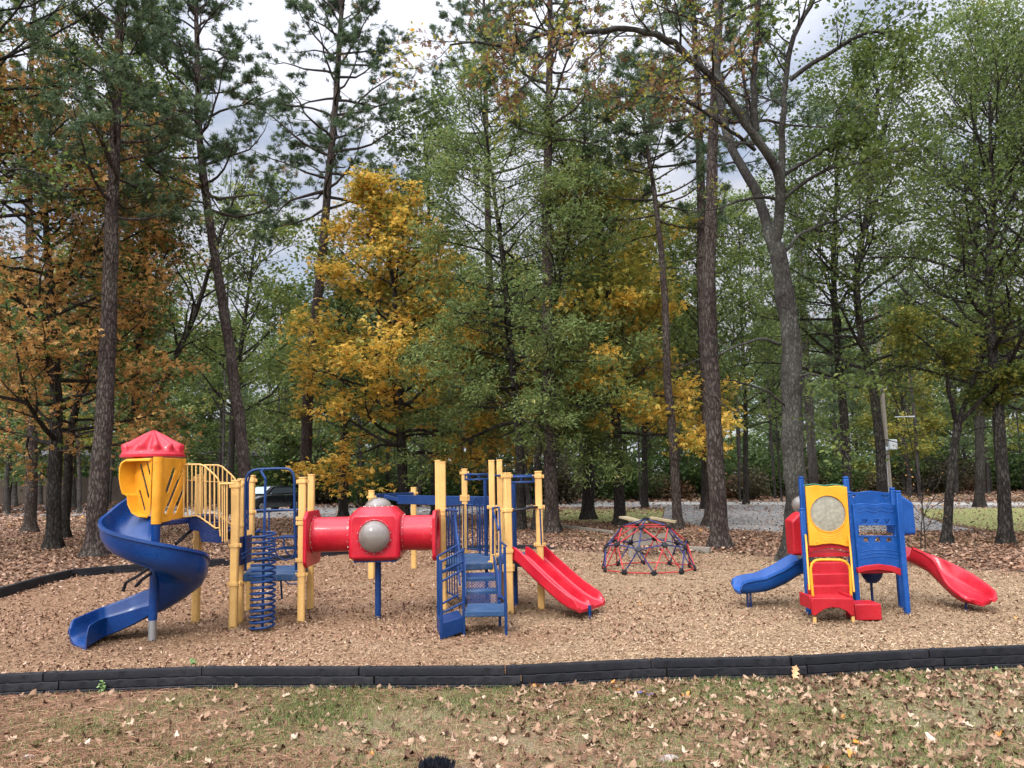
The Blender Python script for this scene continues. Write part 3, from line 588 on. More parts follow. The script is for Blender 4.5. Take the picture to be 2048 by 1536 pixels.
for tr_ in ([Q(1611, 1069, 9.45), Q(1613, 1090, 9.42), Q(1619, 1180, 9.15)], [Q(1697, 1069, 9.45), Q(1700, 1090, 9.42), Q(1708, 1184, 9.15)]): b = MB(); b.tube(tr_, .012, 8); b.build('side_rail', M_yel, tp)
b = MB(); lp = [(1626, 1192), (1623, 1160), (1621.5, 1137), (1624, 1127), (1630, 1121.5), (1640, 1119.5), (1660, 1119.5), (1680, 1120), (1690, 1123), (1697, 1130), (1700, 1140), (1702.5, 1194)]
b.tube([Q(x, y, 9.0) for x, y in lp], .015, 10); b.build('entry_hoop', M_yel, tp)
# left slide
def chan(name, path, W0, wall, mat, flare=None, parent=tp):
    """open slide channel swept along a path of (x, y, z, half width)"""
    b = MB(); rs = []; n = len(path)
    for i in range(n):
        p = np.array(path[i][:3]); a = np.array(path[max(0, i - 1)][:3]); c = np.array(path[min(n - 1, i + 1)][:3]); d = nrm(c - a); s_ = nrm(np.cross(d, Z_)); w_ = path[i][3]; hw = path[i][4]
        up = nrm(np.cross(s_, d)) * .6 + Z_ * .4
        pr = [(-w_ - .035, hw - .03), (-w_ - .03, hw - .005), (-w_ - .01, hw), (-w_ + .01, hw - .012), (-w_ + .03, .035), (-w_ + .07, 0), (0, -.012), (w_ - .07, 0), (w_ - .03, .035), (w_ - .01, hw - .012), (w_ + .01, hw), (w_ + .03, hw - .005), (w_ + .035, hw - .03),
              (w_ + .015, hw - .035), (w_ + .0, .02), (w_ - .06, -.04), (0, -.055), (-w_ + .06, -.04), (-w_, .02), (-w_ - .015, hw - .035)]
        rs.append([p + s_ * u + up * v for u, v in pr])
    b.rings(rs); return b.build(name, mat, parent, ang=50)
ys = 10.2; zs = lambda px, py: zat(px, py, 10.0)
lp = []
for px, py, hw in ((1612, 1132, .15), (1590, 1142, .15), (1565, 1158, .15), (1545, 1167, .15), (1525, 1174, .14), (1500, 1177, .135), (1484, 1178.5, .12), (1477, 1179, .10), (1474, 1180, .05)):
    q = Q(px + 9, py + 4, 10.0); lp.append((q[0], ys, q[2], .20, hw + .015))
s1 = chan('slide', lp, .2, .15, M_tblue)
b = MB()
for px in (1496, 1502): p = B(px, 10.1); b.box(p + [0, 0, .07], (.02, .04, .26))
b.build('slide_foot', M_navy, s1)
rp = [(5.00, 10.15, .60, .20, .14), (5.14, 10.15, .54, .20, .15), (5.28, 10.11, .46, .20, .16), (5.37, 10.05, .385, .20, .17), (5.44, 9.97, .31, .205, .17), (5.49, 9.86, .245, .21, .16), (5.51, 9.74, .195, .215, .145), (5.515, 9.62, .165, .215, .125), (5.51, 9.50, .15, .205, .10), (5.505, 9.42, .145, .18, .075), (5.50, 9.365, .142, .145, .05), (5.495, 9.34, .14, .10, .03)]
s2 = chan('slide', rp, .2, .15, M_red, parent=tp)
s2['label'] = 'red curved slide'; s1['label'] = 'blue straight slide'
b = MB(); p = B(1933, 9.52); b.tube([p - [0, 0, .05], p + [0, 0, .13]], .014, 10); b.build('slide_foot', M_navy, s2)
# slide hoods and bubble
def hood(pts, Y0, Y1, mat, name='slide_hood'):
    q = [Q(x, y, Y0) for x, y in pts]; cen = sum(q) / len(q); b = MB()
    o_ = [np.array([p[0], Y0, p[2]]) for p in q]; m_ = [np.array([p[0], Y1, p[2]]) for p in q]; inn = [c + (cen - c) * .1 for c in m_]
    for c in o_: c += nrm(cen - c) * .02
    b.rings([o_, [c + [0, .03, 0] - nrm(cen - c) * .02 for c in o_], m_, inn]); return b.build(name, mat, tp, bevel=.02, seg=3)
hood([(1799, 990), (1806, 992), (1828, 1006), (1834, 1070), (1806, 1071)], 9.92, 10.36, M_tblue)
hood([(1583, 1042), (1598, 1028), (1607, 1024), (1609, 1111), (1588, 1111)], 9.75, 10.0, M_red2)
b = MB(); b.lathe([(.115 * math.cos(a), .13 * math.sin(a)) for a in np.linspace(0, 1.55, 12)], Q(1604, 1009, 10.1), (-1, 0, 0), 28); b.build('bubble_window', M_bub, tp, ang=80)
b = MB(); b.lathe([(.13 * math.cos(a), .16 * math.sin(a)) for a in np.linspace(0, 1.55, 12)], Q(1743, 1140, 9.75), (0, 0, -1), 28); b.build('under_bowl', M_navy, tp)
b = MB(); q = Q(1742, 1162, 9.75); b.tube([q, (q[0], q[1], -.05)], .016, 10); b.box((q[0], q[1], q[2] - .01), (.1, .1, .02)); b.build('bowl_stem', M_navy, tp)

# ================================================================ dome climber
dc = B(1296.5, 14.15); Rd = .83
dm = thing('dome_climber', 'low red and blue geodesic climbing dome with black hubs', 'climbing dome', dc)
ico = [np.array([0, 0, 1.])] + [np.array([2 / math.sqrt(5) * math.cos(R(72 * i)), 2 / math.sqrt(5) * math.sin(R(72 * i)), 1 / math.sqrt(5)]) for i in range(5)] + [np.array([2 / math.sqrt(5) * math.cos(R(72 * i + 36)), 2 / math.sqrt(5) * math.sin(R(72 * i + 36)), -1 / math.sqrt(5)]) for i in range(5)]
V = list(ico); kind = [0] * len(ico)
for i in range(len(ico)):
    for j in range(i + 1, len(ico)):
        if np.linalg.norm(ico[i] - ico[j]) < 1.06: V.append(nrm(ico[i] + ico[j])); kind.append(1)
keep = [(v, k_) for v, k_ in zip(V, kind) if v[2] > -.05]
ra = R(-93 - 18); cr_, sr_ = math.cos(ra), math.sin(ra)
PV = [np.array([dc[0] + Rd * (v[0] * cr_ - v[1] * sr_), dc[1] + Rd * (v[0] * sr_ + v[1] * cr_), .05 + max(0, v[2]) * .87]) for v, _ in keep]
br_, bb_ = MB(), MB()
def flatbar(bm_, a, c): bm_.tube([a, (a + c) / 2 + (c - a) * .001, c], .0115, 7)
for i in range(len(keep)):
    for j in range(i + 1, len(keep)):
        d = np.linalg.norm(keep[i][0] - keep[j][0])
        if d < .66:
            zi, zj = keep[i][0][2], keep[j][0][2]; both = keep[i][1] and keep[j][1]
            red = (zi < .05 and zj < .05) or (both and max(zi, zj) > .7) or (both and min(zi, zj) > .05 and max(zi, zj) < .6 and False) or (both and min(zi, zj) < .05)
            flatbar(br_ if red else bb_, PV[i], PV[j])
br_.build('bar_set', M_dred, dm, label='red bars'); bb_.build('bar_set', M_dblue, dm, label='blue bars')
for p in PV:
    b = MB(); o_ = nrm(p - (dc + [0, 0, .0])); b.lathe([(.03, -.028), (.048, -.02), (.052, 0), (.046, .018), (.02, .024), (.004, .022)], p, o_ if p[2] > .1 else nrm(np.array([o_[0], o_[1], .02])), 10)
    x = nrm(np.cross(o_, Z_ + .01)); y = np.cross(o_, x)
    for t in range(6): b.bar(p, p + (x * math.cos(t * 1.047) + y * math.sin(t * 1.047)) * .07, .02, .012, up=o_)
    b.build('hub', M_black, dm)
# ================================================================ ground
def sheetpoly(name, px_pts, z, mat, kind='structure', sub=0, world=False):
    pts = px_pts if world else [G(x, y, z) for x, y in px_pts]
    tri = tessellate_polygon([[Vector((p[0], p[1], 0)) for p in pts]])
    me = bpy.data.meshes.new(name); me.from_pydata([(float(p[0]), float(p[1]), z) for p in pts], [], [tuple(t) for t in tri]); me.materials.append(mat)
    me.update(); o = link(name, me)
    import bmesh
    bm = bmesh.new(); bm.from_mesh(me); bmesh.ops.recalc_face_normals(bm, faces=bm.faces)
    if bm.faces[0].normal.z < 0: bmesh.ops.reverse_faces(bm, faces=bm.faces)
    bm.to_mesh(me); bm.free(); o['kind'] = kind; return o
def groundmat(name, scales, cols, big=None, bump=.5, bscale=90, rough=.95):
    """speckled ground: fine voronoi chips coloured by a ramp, mixed with broad patches"""
    m, t, b = newmat(name); tc = nd(t, 'ShaderNodeTexCoord')
    v = nd(t, 'ShaderNodeTexVoronoi', Scale=scales[0]); t.links.new(tc.outputs['Object'], v.inputs['Vector'])
    sp_ = t.nodes.new('ShaderNodeSeparateColor'); t.links.new(v.outputs['Color'], sp_.inputs[0])
    n = nd(t, 'ShaderNodeTexNoise', Scale=scales[1], Detail=9, Roughness=.7); t.links.new(tc.outputs['Object'], n.inputs['Vector'])
    ad = nd(t, 'ShaderNodeMath', operation='MULTIPLY_ADD'); t.links.new(sp_.outputs[0], ad.inputs[0]); ad.inputs[1].default_value = .55
    sb = nd(t, 'ShaderNodeMath', operation='MULTIPLY'); t.links.new(n.outputs[0], sb.inputs[0]); sb.inputs[1].default_value = .55; t.links.new(sb.outputs[0], ad.inputs[2])
    c = ramp(t, cols, ad.outputs[0])
    if big:
        n3 = nd(t, 'ShaderNodeTexNoise', Scale=big[0], Detail=6, Roughness=.6); t.links.new(tc.outputs['Object'], n3.inputs['Vector'])
        fac = n3.outputs[0]
        if len(big) > 5:
            sx = t.nodes.new('ShaderNodeSeparateXYZ'); t.links.new(tc.outputs['Object'], sx.inputs[0])
            g = nd(t, 'ShaderNodeMath', operation='MULTIPLY_ADD'); t.links.new(sx.outputs[0], g.inputs[0]); g.inputs[1].default_value = big[5]; t.links.new(n3.outputs[0], g.inputs[2]); fac = g.outputs[0]
        f = ramp(t, [(big[1], (0, 0, 0)), (big[2], (1, 1, 1))], fac); c = mixc(t, f, c, mixc(t, big[4], c, big[3]))
    t.links.new(c, b.inputs['Base Color']); b.inputs['Roughness'].default_value = rough; b.inputs['Specular IOR Level'].default_value = .15
    bp = nd(t, 'ShaderNodeBump', Strength=bump, Distance=.02); n4 = nd(t, 'ShaderNodeTexNoise', Scale=bscale, Detail=3); t.links.new(tc.outputs['Object'], n4.inputs['Vector'])
    t.links.new(n4.outputs[0], bp.inputs['Height']); t.links.new(bp.outputs[0], b.inputs['Normal']); return m
G_leaf = groundmat('leaf_litter_floor', (22, 3), [(.2, (.05, .03, .02)), (.45, (.12, .07, .045)), (.65, (.19, .12, .08)), (.85, (.28, .20, .14))], (.25, .5, .62, (.10, .12, .03), .45))
G_mulch = groundmat('wood_mulch', (70, 5), [(.2, (.07, .042, .024)), (.42, (.17, .105, .058)), (.62, (.26, .175, .10)), (.85, (.37, .27, .17))], (.55, .40, .58, (.20, .10, .055), .6, -.05), .8)
G_lawn = groundmat('thin_lawn', (90, 4), [(.25, (.07, .052, .03)), (.45, (.15, .115, .065)), (.62, (.18, .15, .08)), (.85, (.28, .23, .15))], (1.3, .40, .70, (.20, .105, .065), .7, -.06), .8, 120)
G_grass = groundmat('leafy_grass', (30, 3), [(.2, (.07, .09, .025)), (.5, (.15, .17, .05)), (.72, (.27, .24, .10)), (.85, (.5, .42, .2))], None)
G_road = groundmat('old_asphalt', (12, 1.5), [(.2, (.13, .124, .118)), (.5, (.195, .186, .175)), (.78, (.26, .245, .23)), (.85, (.42, .36, .26))], None, .3, 60)
G_conc = groundmat('pale_concrete', (20, 2), [(.2, (.26, .25, .22)), (.8, (.42, .40, .36))], None, .2)
g = sheetpoly('ground', [(-260, -30), (260, -30), (260, 330), (-260, 330)], 0, G_leaf, world=True)
jx = [(-230, 1392), (80, 1378), (400, 1366), (717, 1367), (1011, 1366), (1304, 1351), (1586, 1346), (1863, 1330), (2150, 1318)]
jw = [G(x, y + 14) for x, y in jx]
bedpx = [(-500, 1250), (0, 1190), (60, 1171), (140, 1151), (290, 1140), (440, 1133), (620, 1116), (800, 1101), (1100, 1098), (1250, 1112), (1450, 1108), (1700, 1128), (2048, 1146), (2500, 1160)]
bed = [G(x, y) for x, y in bedpx] + [p + [0, .06, 0] for p in jw[::-1]]
sheetpoly('mulch_bed', bed, .006, G_mulch, world=True)
sheetpoly('lawn', [(-7.5, -2), (7.5, -2)] + [(p[0], p[1] + .06) for p in jw[::-1]], .004, G_lawn, world=True)
sheetpoly('road', [(-300, 1004), (-300, 1036), (0, 1031), (200, 1031), (420, 1036), (640, 1037), (830, 1034), (1010, 1027), (1060, 1012), (1060, 1004)], .004, G_road)
sheetpoly('road', [(1060, 1003), (1060, 1013), (1330, 1017), (1326, 1038), (1420, 1058), (1560, 1065), (1760, 1064), (1962, 1062), (1900, 1050), (1846, 1034), (1836, 1018), (2100, 1013), (2500, 1012), (2500, 1004), (2048, 1004)], .004, G_road)
sheetpoly('grass', [(1064, 1018), (1330, 1019), (1322, 1040), (1230, 1046), (1090, 1040), (1020, 1030)], .005, G_grass)
sheetpoly('grass', [(1842, 1018), (2100, 1015), (2500, 1014), (2500, 1070), (1995, 1064), (1905, 1048), (1850, 1034)], .005, G_grass)
sheetpoly('path', [(1300, 1004.5), (1300, 1009), (1600, 1010), (2500, 1011), (2500, 1006)], .009, G_conc)
# parking kerb and painted line at the left
# ---------------------------------------------------------------- edging timbers
def timber(a, b_, hgt, label, group, top_w=.10, rows=3, z0=-.03, mat=None, cat='edging timber'):
    a = np.array(a, float); b_ = np.array(b_, float); d = b_ - a; L = np.linalg.norm(d[:2]); d = nrm(d); s_ = np.array([d[1], -d[0], 0.])   # towards the viewer
    t = thing('edging_timber', label, cat, (a + b_) / 2 * [1, 1, 0], group); rng_ = random.Random(int(a[0] * 97)); n = 26
    b = MB(); rh = hgt / rows
    for k_ in range(rows):
        off = .0 if k_ == rows - 1 else (.13 if k_ == rows - 2 else .02); z_a = z0 + k_ * rh; z_b = z_a + rh * .97; sh = -.006 * k_
        rs = []
        for i in range(n + 1):
            u = .007 + (L - .014) * i / n + off; wv = .0035 * math.sin(i * 1.9 + k_) + rng_.uniform(-.0015, .0015)
            p = a + d * u; fz = np.array([0, 0, 1.]); o1 = s_ * (top_w / 2 + sh)
            rs.append([p + o1 * .9 + fz * z_a, p + o1 + fz * (z_a + .005), p + o1 + fz * (z_b - .007 + wv), p + o1 * .93 + fz * (z_b + wv * .5), p - o1 * .93 + fz * (z_b + (0 if k_ < rows - 1 else wv * .3)), p - o1 + fz * (z_b - .01), p - o1 + fz * z_a])
        b.rings(rs)
    b.build('board', mat or M_border, t, bevel=0, ang=22)
    k = MB(); p = a + d * .07; k.lathe([(.03, 0), (.034, .006), (.026, .012), (.01, .014)], p + [0, 0, z0 + hgt - .006], (0, 0, 1), 14)
    k.build('stake_cap', M_bolt if rng_.random() < .12 else M_black, t); k = MB(); p = a + d * (L * .5); k.lathe([(.016, 0), (.014, .005)], p + [0, 0, z0 + hgt - .006], (0, 0, 1), 10)
    k.build('stake_cap', M_bolt if rng_.random() < .12 else M_black, t)
    return t
jx = [(-230, 1392), (80, 1378), (400, 1366), (717, 1367), (1011, 1366), (1304, 1351), (1586, 1346), (1863, 1330), (2150, 1318)]
jw = [G(x, y + 14) for x, y in jx]
nb = ['black edging timber at the far left of the front row, cut by the frame', 'second black edging timber of the front row, with a small weed against it', 'black edging timber below the spiral slide and coil climber', 'black edging timber in the front row below the red crawl tube', 'black edging timber in the front row below the blue stair',
      'black edging timber in the front row below the dome climber', 'black edging timber with a tan oak leaf leaning on its left end', 'black edging timber at the far right of the front row, cut by the frame']
for i in range(len(jw) - 1):
    a, c = jw[i] + [0, .06, 0], jw[i + 1] + [0, .06, 0]; timber(a, c, .205, nb[i], 'black plastic edging along the front of the mulch bed')
bk = [(-60, 1212), (0, 1196), (72, 1174), (140, 1156), (212, 1149), (290, 1143), (370, 1138), (450, 1132), (530, 1124), (620, 1116), (710, 1108), (800, 1102), (900, 1100), (1000, 1099), (1100, 1099)]
bl_ = ['cut by the left frame edge', 'nearest the left frame edge, sloping up to the right', 'at the bend left of the spiral slide', 'just left of the spiral slide', 'behind the spiral slide run-out', 'behind the spiral slide pole', 'behind the tan stair railing posts', 'behind the tall front left posts', 'behind the coil climber', 'behind the red tube left end', 'behind the red bubble box', 'behind the right crawl tube', 'behind the blue balusters', 'behind the double slide top']
for i in range(len(bk) - 1):
    a, c = G(*bk[i]), G(*bk[i + 1]); timber(a, c, .17 if i < 7 else .12, 'black edging in the back row ' + bl_[i], 'black plastic edging along the back of the mulch bed', rows=2, z0=-.01)
def plank_edge(px, lab):
    for i in range(len(px) - 1):
        a, c = G(*px[i]), G(*px[i + 1]); b = MB(); b.bar(a + [0, 0, .06], c + [0, 0, .06], .10, .12); o = b.build('wooden_edging', M_greyplank, bevel=.01); props(o, lab[i], 'edging timber', 'weathered wooden edging behind the playground')
plank_edge([(1030, 1054), (1120, 1056), (1225, 1070)], ['weathered grey timber lying behind the double slide, left length', 'weathered grey timber lying left of the dome climber'])
plank_edge([(1318, 1100), (1420, 1106)], ['weathered grey timber on the ground behind the dome climber'])
# wooden bench behind the dome
bn = thing('wooden_bench', 'weathered wooden bench with tilted top boards, behind the dome climber', 'bench', B(1300, 16.4))
b = MB(); b.bar(Q(1246, 1034, 16.6), Q(1288, 1045, 16.0), .22, .035); b.build('seat_board', M_plank, bn)
b = MB(); b.bar(Q(1301, 1035, 16.4), Q(1352, 1044, 16.2), .24, .04); b.build('seat_board', M_plank, bn)
b = MB()
for x in (1262, 1275, 1340): q = B(x, 16.4); b.box(q + [0, 0, .33], (.09, .05, .68))
b.box(Q(1300, 1072, 16.4), (.75, .04, .10)); b.box(Q(1300, 1085, 16.4), (.75, .04, .10)); b.build('frame', M_greyplank, bn)
# ---------------------------------------------------------------- parked car
def car():
    pos = B(536, 46.5); t = thing('parked_car', 'black hatchback parked on the asphalt beyond the playground', 'car', pos)
    yaw = R(-118); d = np.array([math.cos(yaw), math.sin(yaw), 0]); s_ = np.array([-d[1], d[0], 0])
    def W(x, y, z): return pos + d * x + s_ * y + Z_ * z
    m, tt, bb = newmat('black_car_paint'); bb.inputs['Base Color'].default_value = (.008, .009, .011, 1); bb.inputs['Roughness'].default_value = .25; bb.inputs['Coat Weight'].default_value = 1
    gl, tt, bb = newmat('car_glass'); bb.inputs['Base Color'].default_value = (.05, .06, .07, 1); bb.inputs['Roughness'].default_value = .05; bb.inputs['Coat Weight'].default_value = 1
    gw, tt, bb = newmat('windscreen_glass'); bb.inputs['Base Color'].default_value = (.35, .42, .46, 1); bb.inputs['Roughness'].default_value = .08; bb.inputs['Coat Weight'].default_value = 1  # the windscreen's reflection is put into this pale base colour
    hl, tt, bb = newmat('headlight_glass'); bb.inputs['Base Color'].default_value = (.6, .62, .62, 1); bb.inputs['Roughness'].default_value = .1
    st_ = [(2.15, .35, .62, .70), (2.05, .28, .80, .82), (1.5, .25, .95, .88), (.95, .25, 1.02, .9), (.45, .25, 1.04, .9), (-.4, .25, 1.03, .9), (-1.4, .25, 1.02, .9), (-1.95, .28, .98, .86), (-2.1, .35, .85, .8)]
    b = MB(); rs = []
    for x, zl_, zh, hw in st_: rs.append([W(x, -hw * .96, zl_), W(x, -hw, (zl_ + zh) / 2), W(x, -hw * .97, zh - .08), W(x, -hw * .86, zh), W(x, hw * .86, zh), W(x, hw * .97, zh - .08), W(x, hw, (zl_ + zh) / 2), W(x, hw * .96, zl_)])
    b.rings(rs)
    rs = []
    for x, z, hw in ((1.02, 1.0, .80), (.25, 1.47, .62), (-.3, 1.53, .62), (-1.3, 1.48, .60), (-1.85, 1.02, .76)): rs.append([W(x, -.80 if z < 1.1 else -.78, .98), W(x, -hw, z), W(x, hw, z), W(x, .80 if z < 1.1 else .78, .98)])
    b.rings(rs); body = b.build('body', m, t, bevel=.03)
    b = MB(); b.add([W(.99, -.70, 1.05), W(.99, .70, 1.05), W(.33, .56, 1.44), W(.33, -.56, 1.44)], [(0, 1, 2, 3)])
    b.v = [tuple(np.array(p) + d * .05 + Z_ * .03) for p in b.v]; b.build('windscreen', gw, t, smooth=False)
    for sgn in (-1, 1):
        b = MB(); b.add([W(.75, sgn * .815, 1.06), W(.2, sgn * .69, 1.40), W(-1.2, sgn * .68, 1.41), W(-1.55, sgn * .80, 1.08)], [(0, 1, 2, 3)]); b.build('side_window', gl, t, smooth=False)
        b = MB(); b.lathe([(.10, 0), (.11, .02), (.06, .05)], W(2.06, sgn * .58, .70), d, 12); b.build('headlight', hl, t)
        b = MB(); b.box(W(.72, sgn * .98, 1.05), (.12, .2, .13), (d, s_, Z_)); b.build('wing_mirror', m, t, bevel=.03)
        for x in (1.35, -1.35):
            b = MB(); b.lathe([(.2, -.1), (.32, -.1), (.33, 0), (.32, .1), (.2, .1)], W(x, sgn * .80, .33), s_ * sgn, 24); wh = b.build('wheel', M_black, t)
            b = MB(); b.lathe([(.20, .1), (.19, .115), (.05, .10)], W(x, sgn * .80, .33), s_ * sgn, 16); b.build('rim', M_galv, wh)
    return t
car()
# ---------------------------------------------------------------- fence, kerb line, house, pole
fm = paint('old_fence_wood', (.075, .055, .04), .9, .4, (.03, .025, .02), scale=1, bump=.4)
def fence(x0, x1, Y, h_, lab):
    t = thing('board_fence', lab, 'fence', ((x0 + x1) / 2, Y, 0)); b = MB(); rg = random.Random(3); x = x0
    while x < x1: b.box((x + .09, Y + rg.uniform(-.01, .01), h_ / 2 + rg.uniform(-.03, .03)), (.165, .025, h_)); x += .18
    b.build('boards', fm, t, smooth=False)
    k = MB(); x = x0
    while x < x1: k.box((x, Y + .09, h_ / 2), (.1, .1, h_ + .05)); x += 2.4
    k.build('fence_posts', fm, t); return t
fence(-75, -26, 80, 2.7, 'dark board fence across the far side of the car park at the left')
fence(-25.4, -4, 66, 2.0, 'dark board fence behind the parked car')
wl_, tt, bb = newmat('white_road_paint'); bb.inputs['Base Color'].default_value = (.6, .6, .57, 1)
sheetpoly('parking_line', [(-300, 1019.5), (-300, 1021), (230, 1018.6), (230, 1017.4)], .010, wl_)
sheetpoly('parking_line', [(838, 1022), (842, 1022.8), (868, 1018.6), (866, 1017.8)], .010, wl_)
hm = paint('pale_siding', (.50, .50, .47), .8, .3, scale=.5); rm = paint('grey_shingles', (.16, .15, .15), .9, .4, scale=1)
gls, tt, bb = newmat('house_glass'); bb.inputs['Base Color'].default_value = (.05, .06, .07, 1); bb.inputs['Roughness'].default_value = .1
def house(cx_, cy_, wx, wy, h_, lab):
    t = thing('house', lab, 'house', (cx_, cy_, 0)); b = MB(); b.box((cx_, cy_, h_ / 2), (wx, wy, h_)); b.build('wall', hm, t)
    b = MB(); a = wx / 2 + .5; c = wy / 2 + .5; rz = h_ + wy * .32
    b.add([(cx_ - a, cy_ - c, h_ - .1), (cx_ + a, cy_ - c, h_ - .1), (cx_ + a, cy_ + c, h_ - .1), (cx_ - a, cy_ + c, h_ - .1), (cx_ - a, cy_, rz), (cx_ + a, cy_, rz)], [(0, 1, 5, 4), (3, 4, 5, 2), (0, 4, 3), (1, 2, 5), (0, 3, 2, 1)]); b.build('roof', rm, t, smooth=False)
    for i in range(4):
        x = cx_ - wx / 2 + wx * (i + .5) / 4; b = MB(); b.box((x, cy_ - wy / 2 - .03, h_ * .55), (1.3, .08, 1.5)); wi = b.build('window', gls, t)
        k = MB()
        for dx, dz, sx, sz in ((0, .8, 1.5, .1), (0, -.8, 1.5, .1), (-.7, 0, .1, 1.5), (.7, 0, .1, 1.5), (0, 0, .05, 1.5)): k.box((x + dx, cy_ - wy / 2 - .08, h_ * .55 + dz), (sx, .06, sz))
        k.build('frame', hm, wi)
house(-54, 100, 22, 10, 5.5, 'pale house glimpsed over the fence at the far left'); house(-30, 96, 13, 9, 5.0, 'pale house with grey roof glimpsed behind the leaning pine')
up_ = thing('utility_pole', 'grey wooden utility pole with electrical box, behind the toddler climber', 'utility pole', B(1783, 33))
pb = B(1783, 33); b = MB(); b.tube([pb, pb + [0, 0, 9.0]], [.10, .08], 14); b.build('pole', M_greyplank, up_)
b = MB(); b.tube([pb + [-.22, -.16, 0], pb + [-.24, -.16, 4.2]], .035, 8); b.tube([pb + [-.13, -.17, 0], pb + [-.13, -.17, 2.8]], .03, 8); b.build('conduit', M_galv, up_)
lm, tt, bb = newmat('pale_grey_enamel'); bb.inputs['Base Color'].default_value = (.42, .44, .43, 1)
b = MB(); b.box(Q(1785, 889, 32.75), (.34, .18, .42)); b.build('meter_box', lm, up_, bevel=.02)
b = MB(); b.box(Q(1773, 897, 32.8), (.12, .12, .14)); b.build('junction_box', lm, up_, bevel=.01)
b = MB(); q = Q(1822, 833, 32.5); b.bar(Q(1790, 834, 32.9), q, .05, .05); b.box(q, (.28, .11, .05)); b.build('lamp_arm', lm, up_, bevel=.015)
for i, (a, c, lb) in enumerate(((Q(1783, 620, 33), Q(2150, 655, 28), 'thin overhead wire running right from the utility pole'), (Q(1783, 700, 33), Q(1846, 1000, 36), 'thin guy wire slanting down to the right of the utility pole'))):
    b = MB(); pts = [a + (c - a) * s_ + Z_ * (-.5 * math.sin(math.pi * s_) if i == 0 else 0) for s_ in np.linspace(0, 1, 12)]; b.tube(pts, .016, 5); o = b.build('wire', M_black); props(o, lb, 'wire')
# ================================================================ trees
rng = np.random.default_rng(11)
def bark(name, col, col2, vs=(11, 11, 3.2), bump=1.0, lo=.28, pale=.55):
    m, t, b = newmat(name); tc = nd(t, 'ShaderNodeTexCoord'); mp = nd(t, 'ShaderNodeMapping'); mp.inputs['Scale'].default_value = vs; t.links.new(tc.outputs['Object'], mp.inputs[0])
    v = nd(t, 'ShaderNodeTexVoronoi', feature='DISTANCE_TO_EDGE', Scale=1.6); n = nd(t, 'ShaderNodeTexNoise', Scale=2.4, Detail=8, Roughness=.7)
    t.links.new(mp.outputs[0], n.inputs['Vector'])
    mxv = nd(t, 'ShaderNodeVectorMath', operation='MULTIPLY_ADD'); t.links.new(n.outputs['Color'], mxv.inputs[0]); mxv.inputs[1].default_value = (1.3, 1.3, 1.3); t.links.new(mp.outputs[0], mxv.inputs[2]); t.links.new(mxv.outputs[0], v.inputs['Vector'])
    plate = ramp(t, [(.0, (lo, lo, lo)), (.16, (1, 1, 1))], v.outputs[0])
    nb = nd(t, 'ShaderNodeTexNoise', Scale=1.3, Detail=4); t.links.new(tc.outputs['Object'], nb.inputs['Vector']); c = mixc(t, ramp(t, [(.4, (0, 0, 0)), (.65, (pale,) * 3)], nb.outputs[0]), ramp(t, [(.3, col), (.7, col2)], n.outputs[0]), tuple(x * y for x, y in zip(col2, (1.25, 1.4, 1.35)))); t.links.new(mixc(t, 1.0, c, plate, 'MULTIPLY'), b.inputs['Base Color'])
    b.inputs['Roughness'].default_value = .95; b.inputs['Specular IOR Level'].default_value = .1
    h = nd(t, 'ShaderNodeMath', operation='MULTIPLY'); t.links.new(plate, h.inputs[0]); t.links.new(n.outputs[0], h.inputs[1])
    bp = nd(t, 'ShaderNodeBump', Strength=bump, Distance=.06); t.links.new(h.outputs[0], bp.inputs['Height']); t.links.new(bp.outputs[0], b.inputs['Normal']); return m
Bk_pine = bark('pine_bark', (.050, .036, .031), (.125, .094, .080)); Bk_dark = bark('dark_bark', (.026, .021, .018), (.075, .062, .052))
Bk_oak = bark('grey_oak_bark', (.024, .021, .018), (.098, .086, .074), (13, 13, 5), 1.0, .5, 1.0); Bk_far = bark('far_bark', (.05, .042, .037), (.12, .10, .09), (9, 9, 2.5))
def leafmat(name, stops, trans=.5, rough=.55):
    m, t, b = newmat(name); a = nd(t, 'ShaderNodeAttribute', attribute_name='v'); c = ramp(t, stops, a.outputs['Fac'])
    tr = nd(t, 'ShaderNodeBsdfTranslucent'); mxs = nd(t, 'ShaderNodeMixShader'); mxs.inputs[0].default_value = trans
    b.inputs['Roughness'].default_value = rough; b.inputs['Specular IOR Level'].default_value = .25
    t.links.new(c, b.inputs['Base Color']); t.links.new(c, tr.inputs[0]); o = t.nodes['Material Output']
    t.links.new(b.outputs[0], mxs.inputs[1]); t.links.new(tr.outputs[0], mxs.inputs[2]); t.links.new(mxs.outputs[0], o.inputs[0]); return m
L_oak = leafmat('oak_leaf', [(0, (0.045, 0.078, 0.021)), (.4, (0.093, 0.138, 0.033)), (.75, (0.165, 0.210, 0.053)), (.93, (0.300, 0.285, 0.075)), (1, (0.450, 0.255, 0.090))])
L_green = leafmat('maple_leaf_green', [(0, (.055, .085, .022)), (.4, (.105, .142, .034)), (.7, (.17, .205, .05)), (.9, (.28, .27, .07)), (1, (.45, .34, .09))], .5)
L_willow = leafmat('willow_oak_leaf', [(0, (.070, .105, .032)), (.45, (.130, .178, .052)), (.85, (.22, .27, .085)), (1, (.40, .34, .10))], .5)
L_yel = leafmat('yellow_maple_leaf', [(0, (.17, .17, .04)), (.25, (.40, .28, .045)), (.55, (.64, .39, .06)), (.85, (.76, .50, .11)), (1, (.62, .27, .05))], .5)
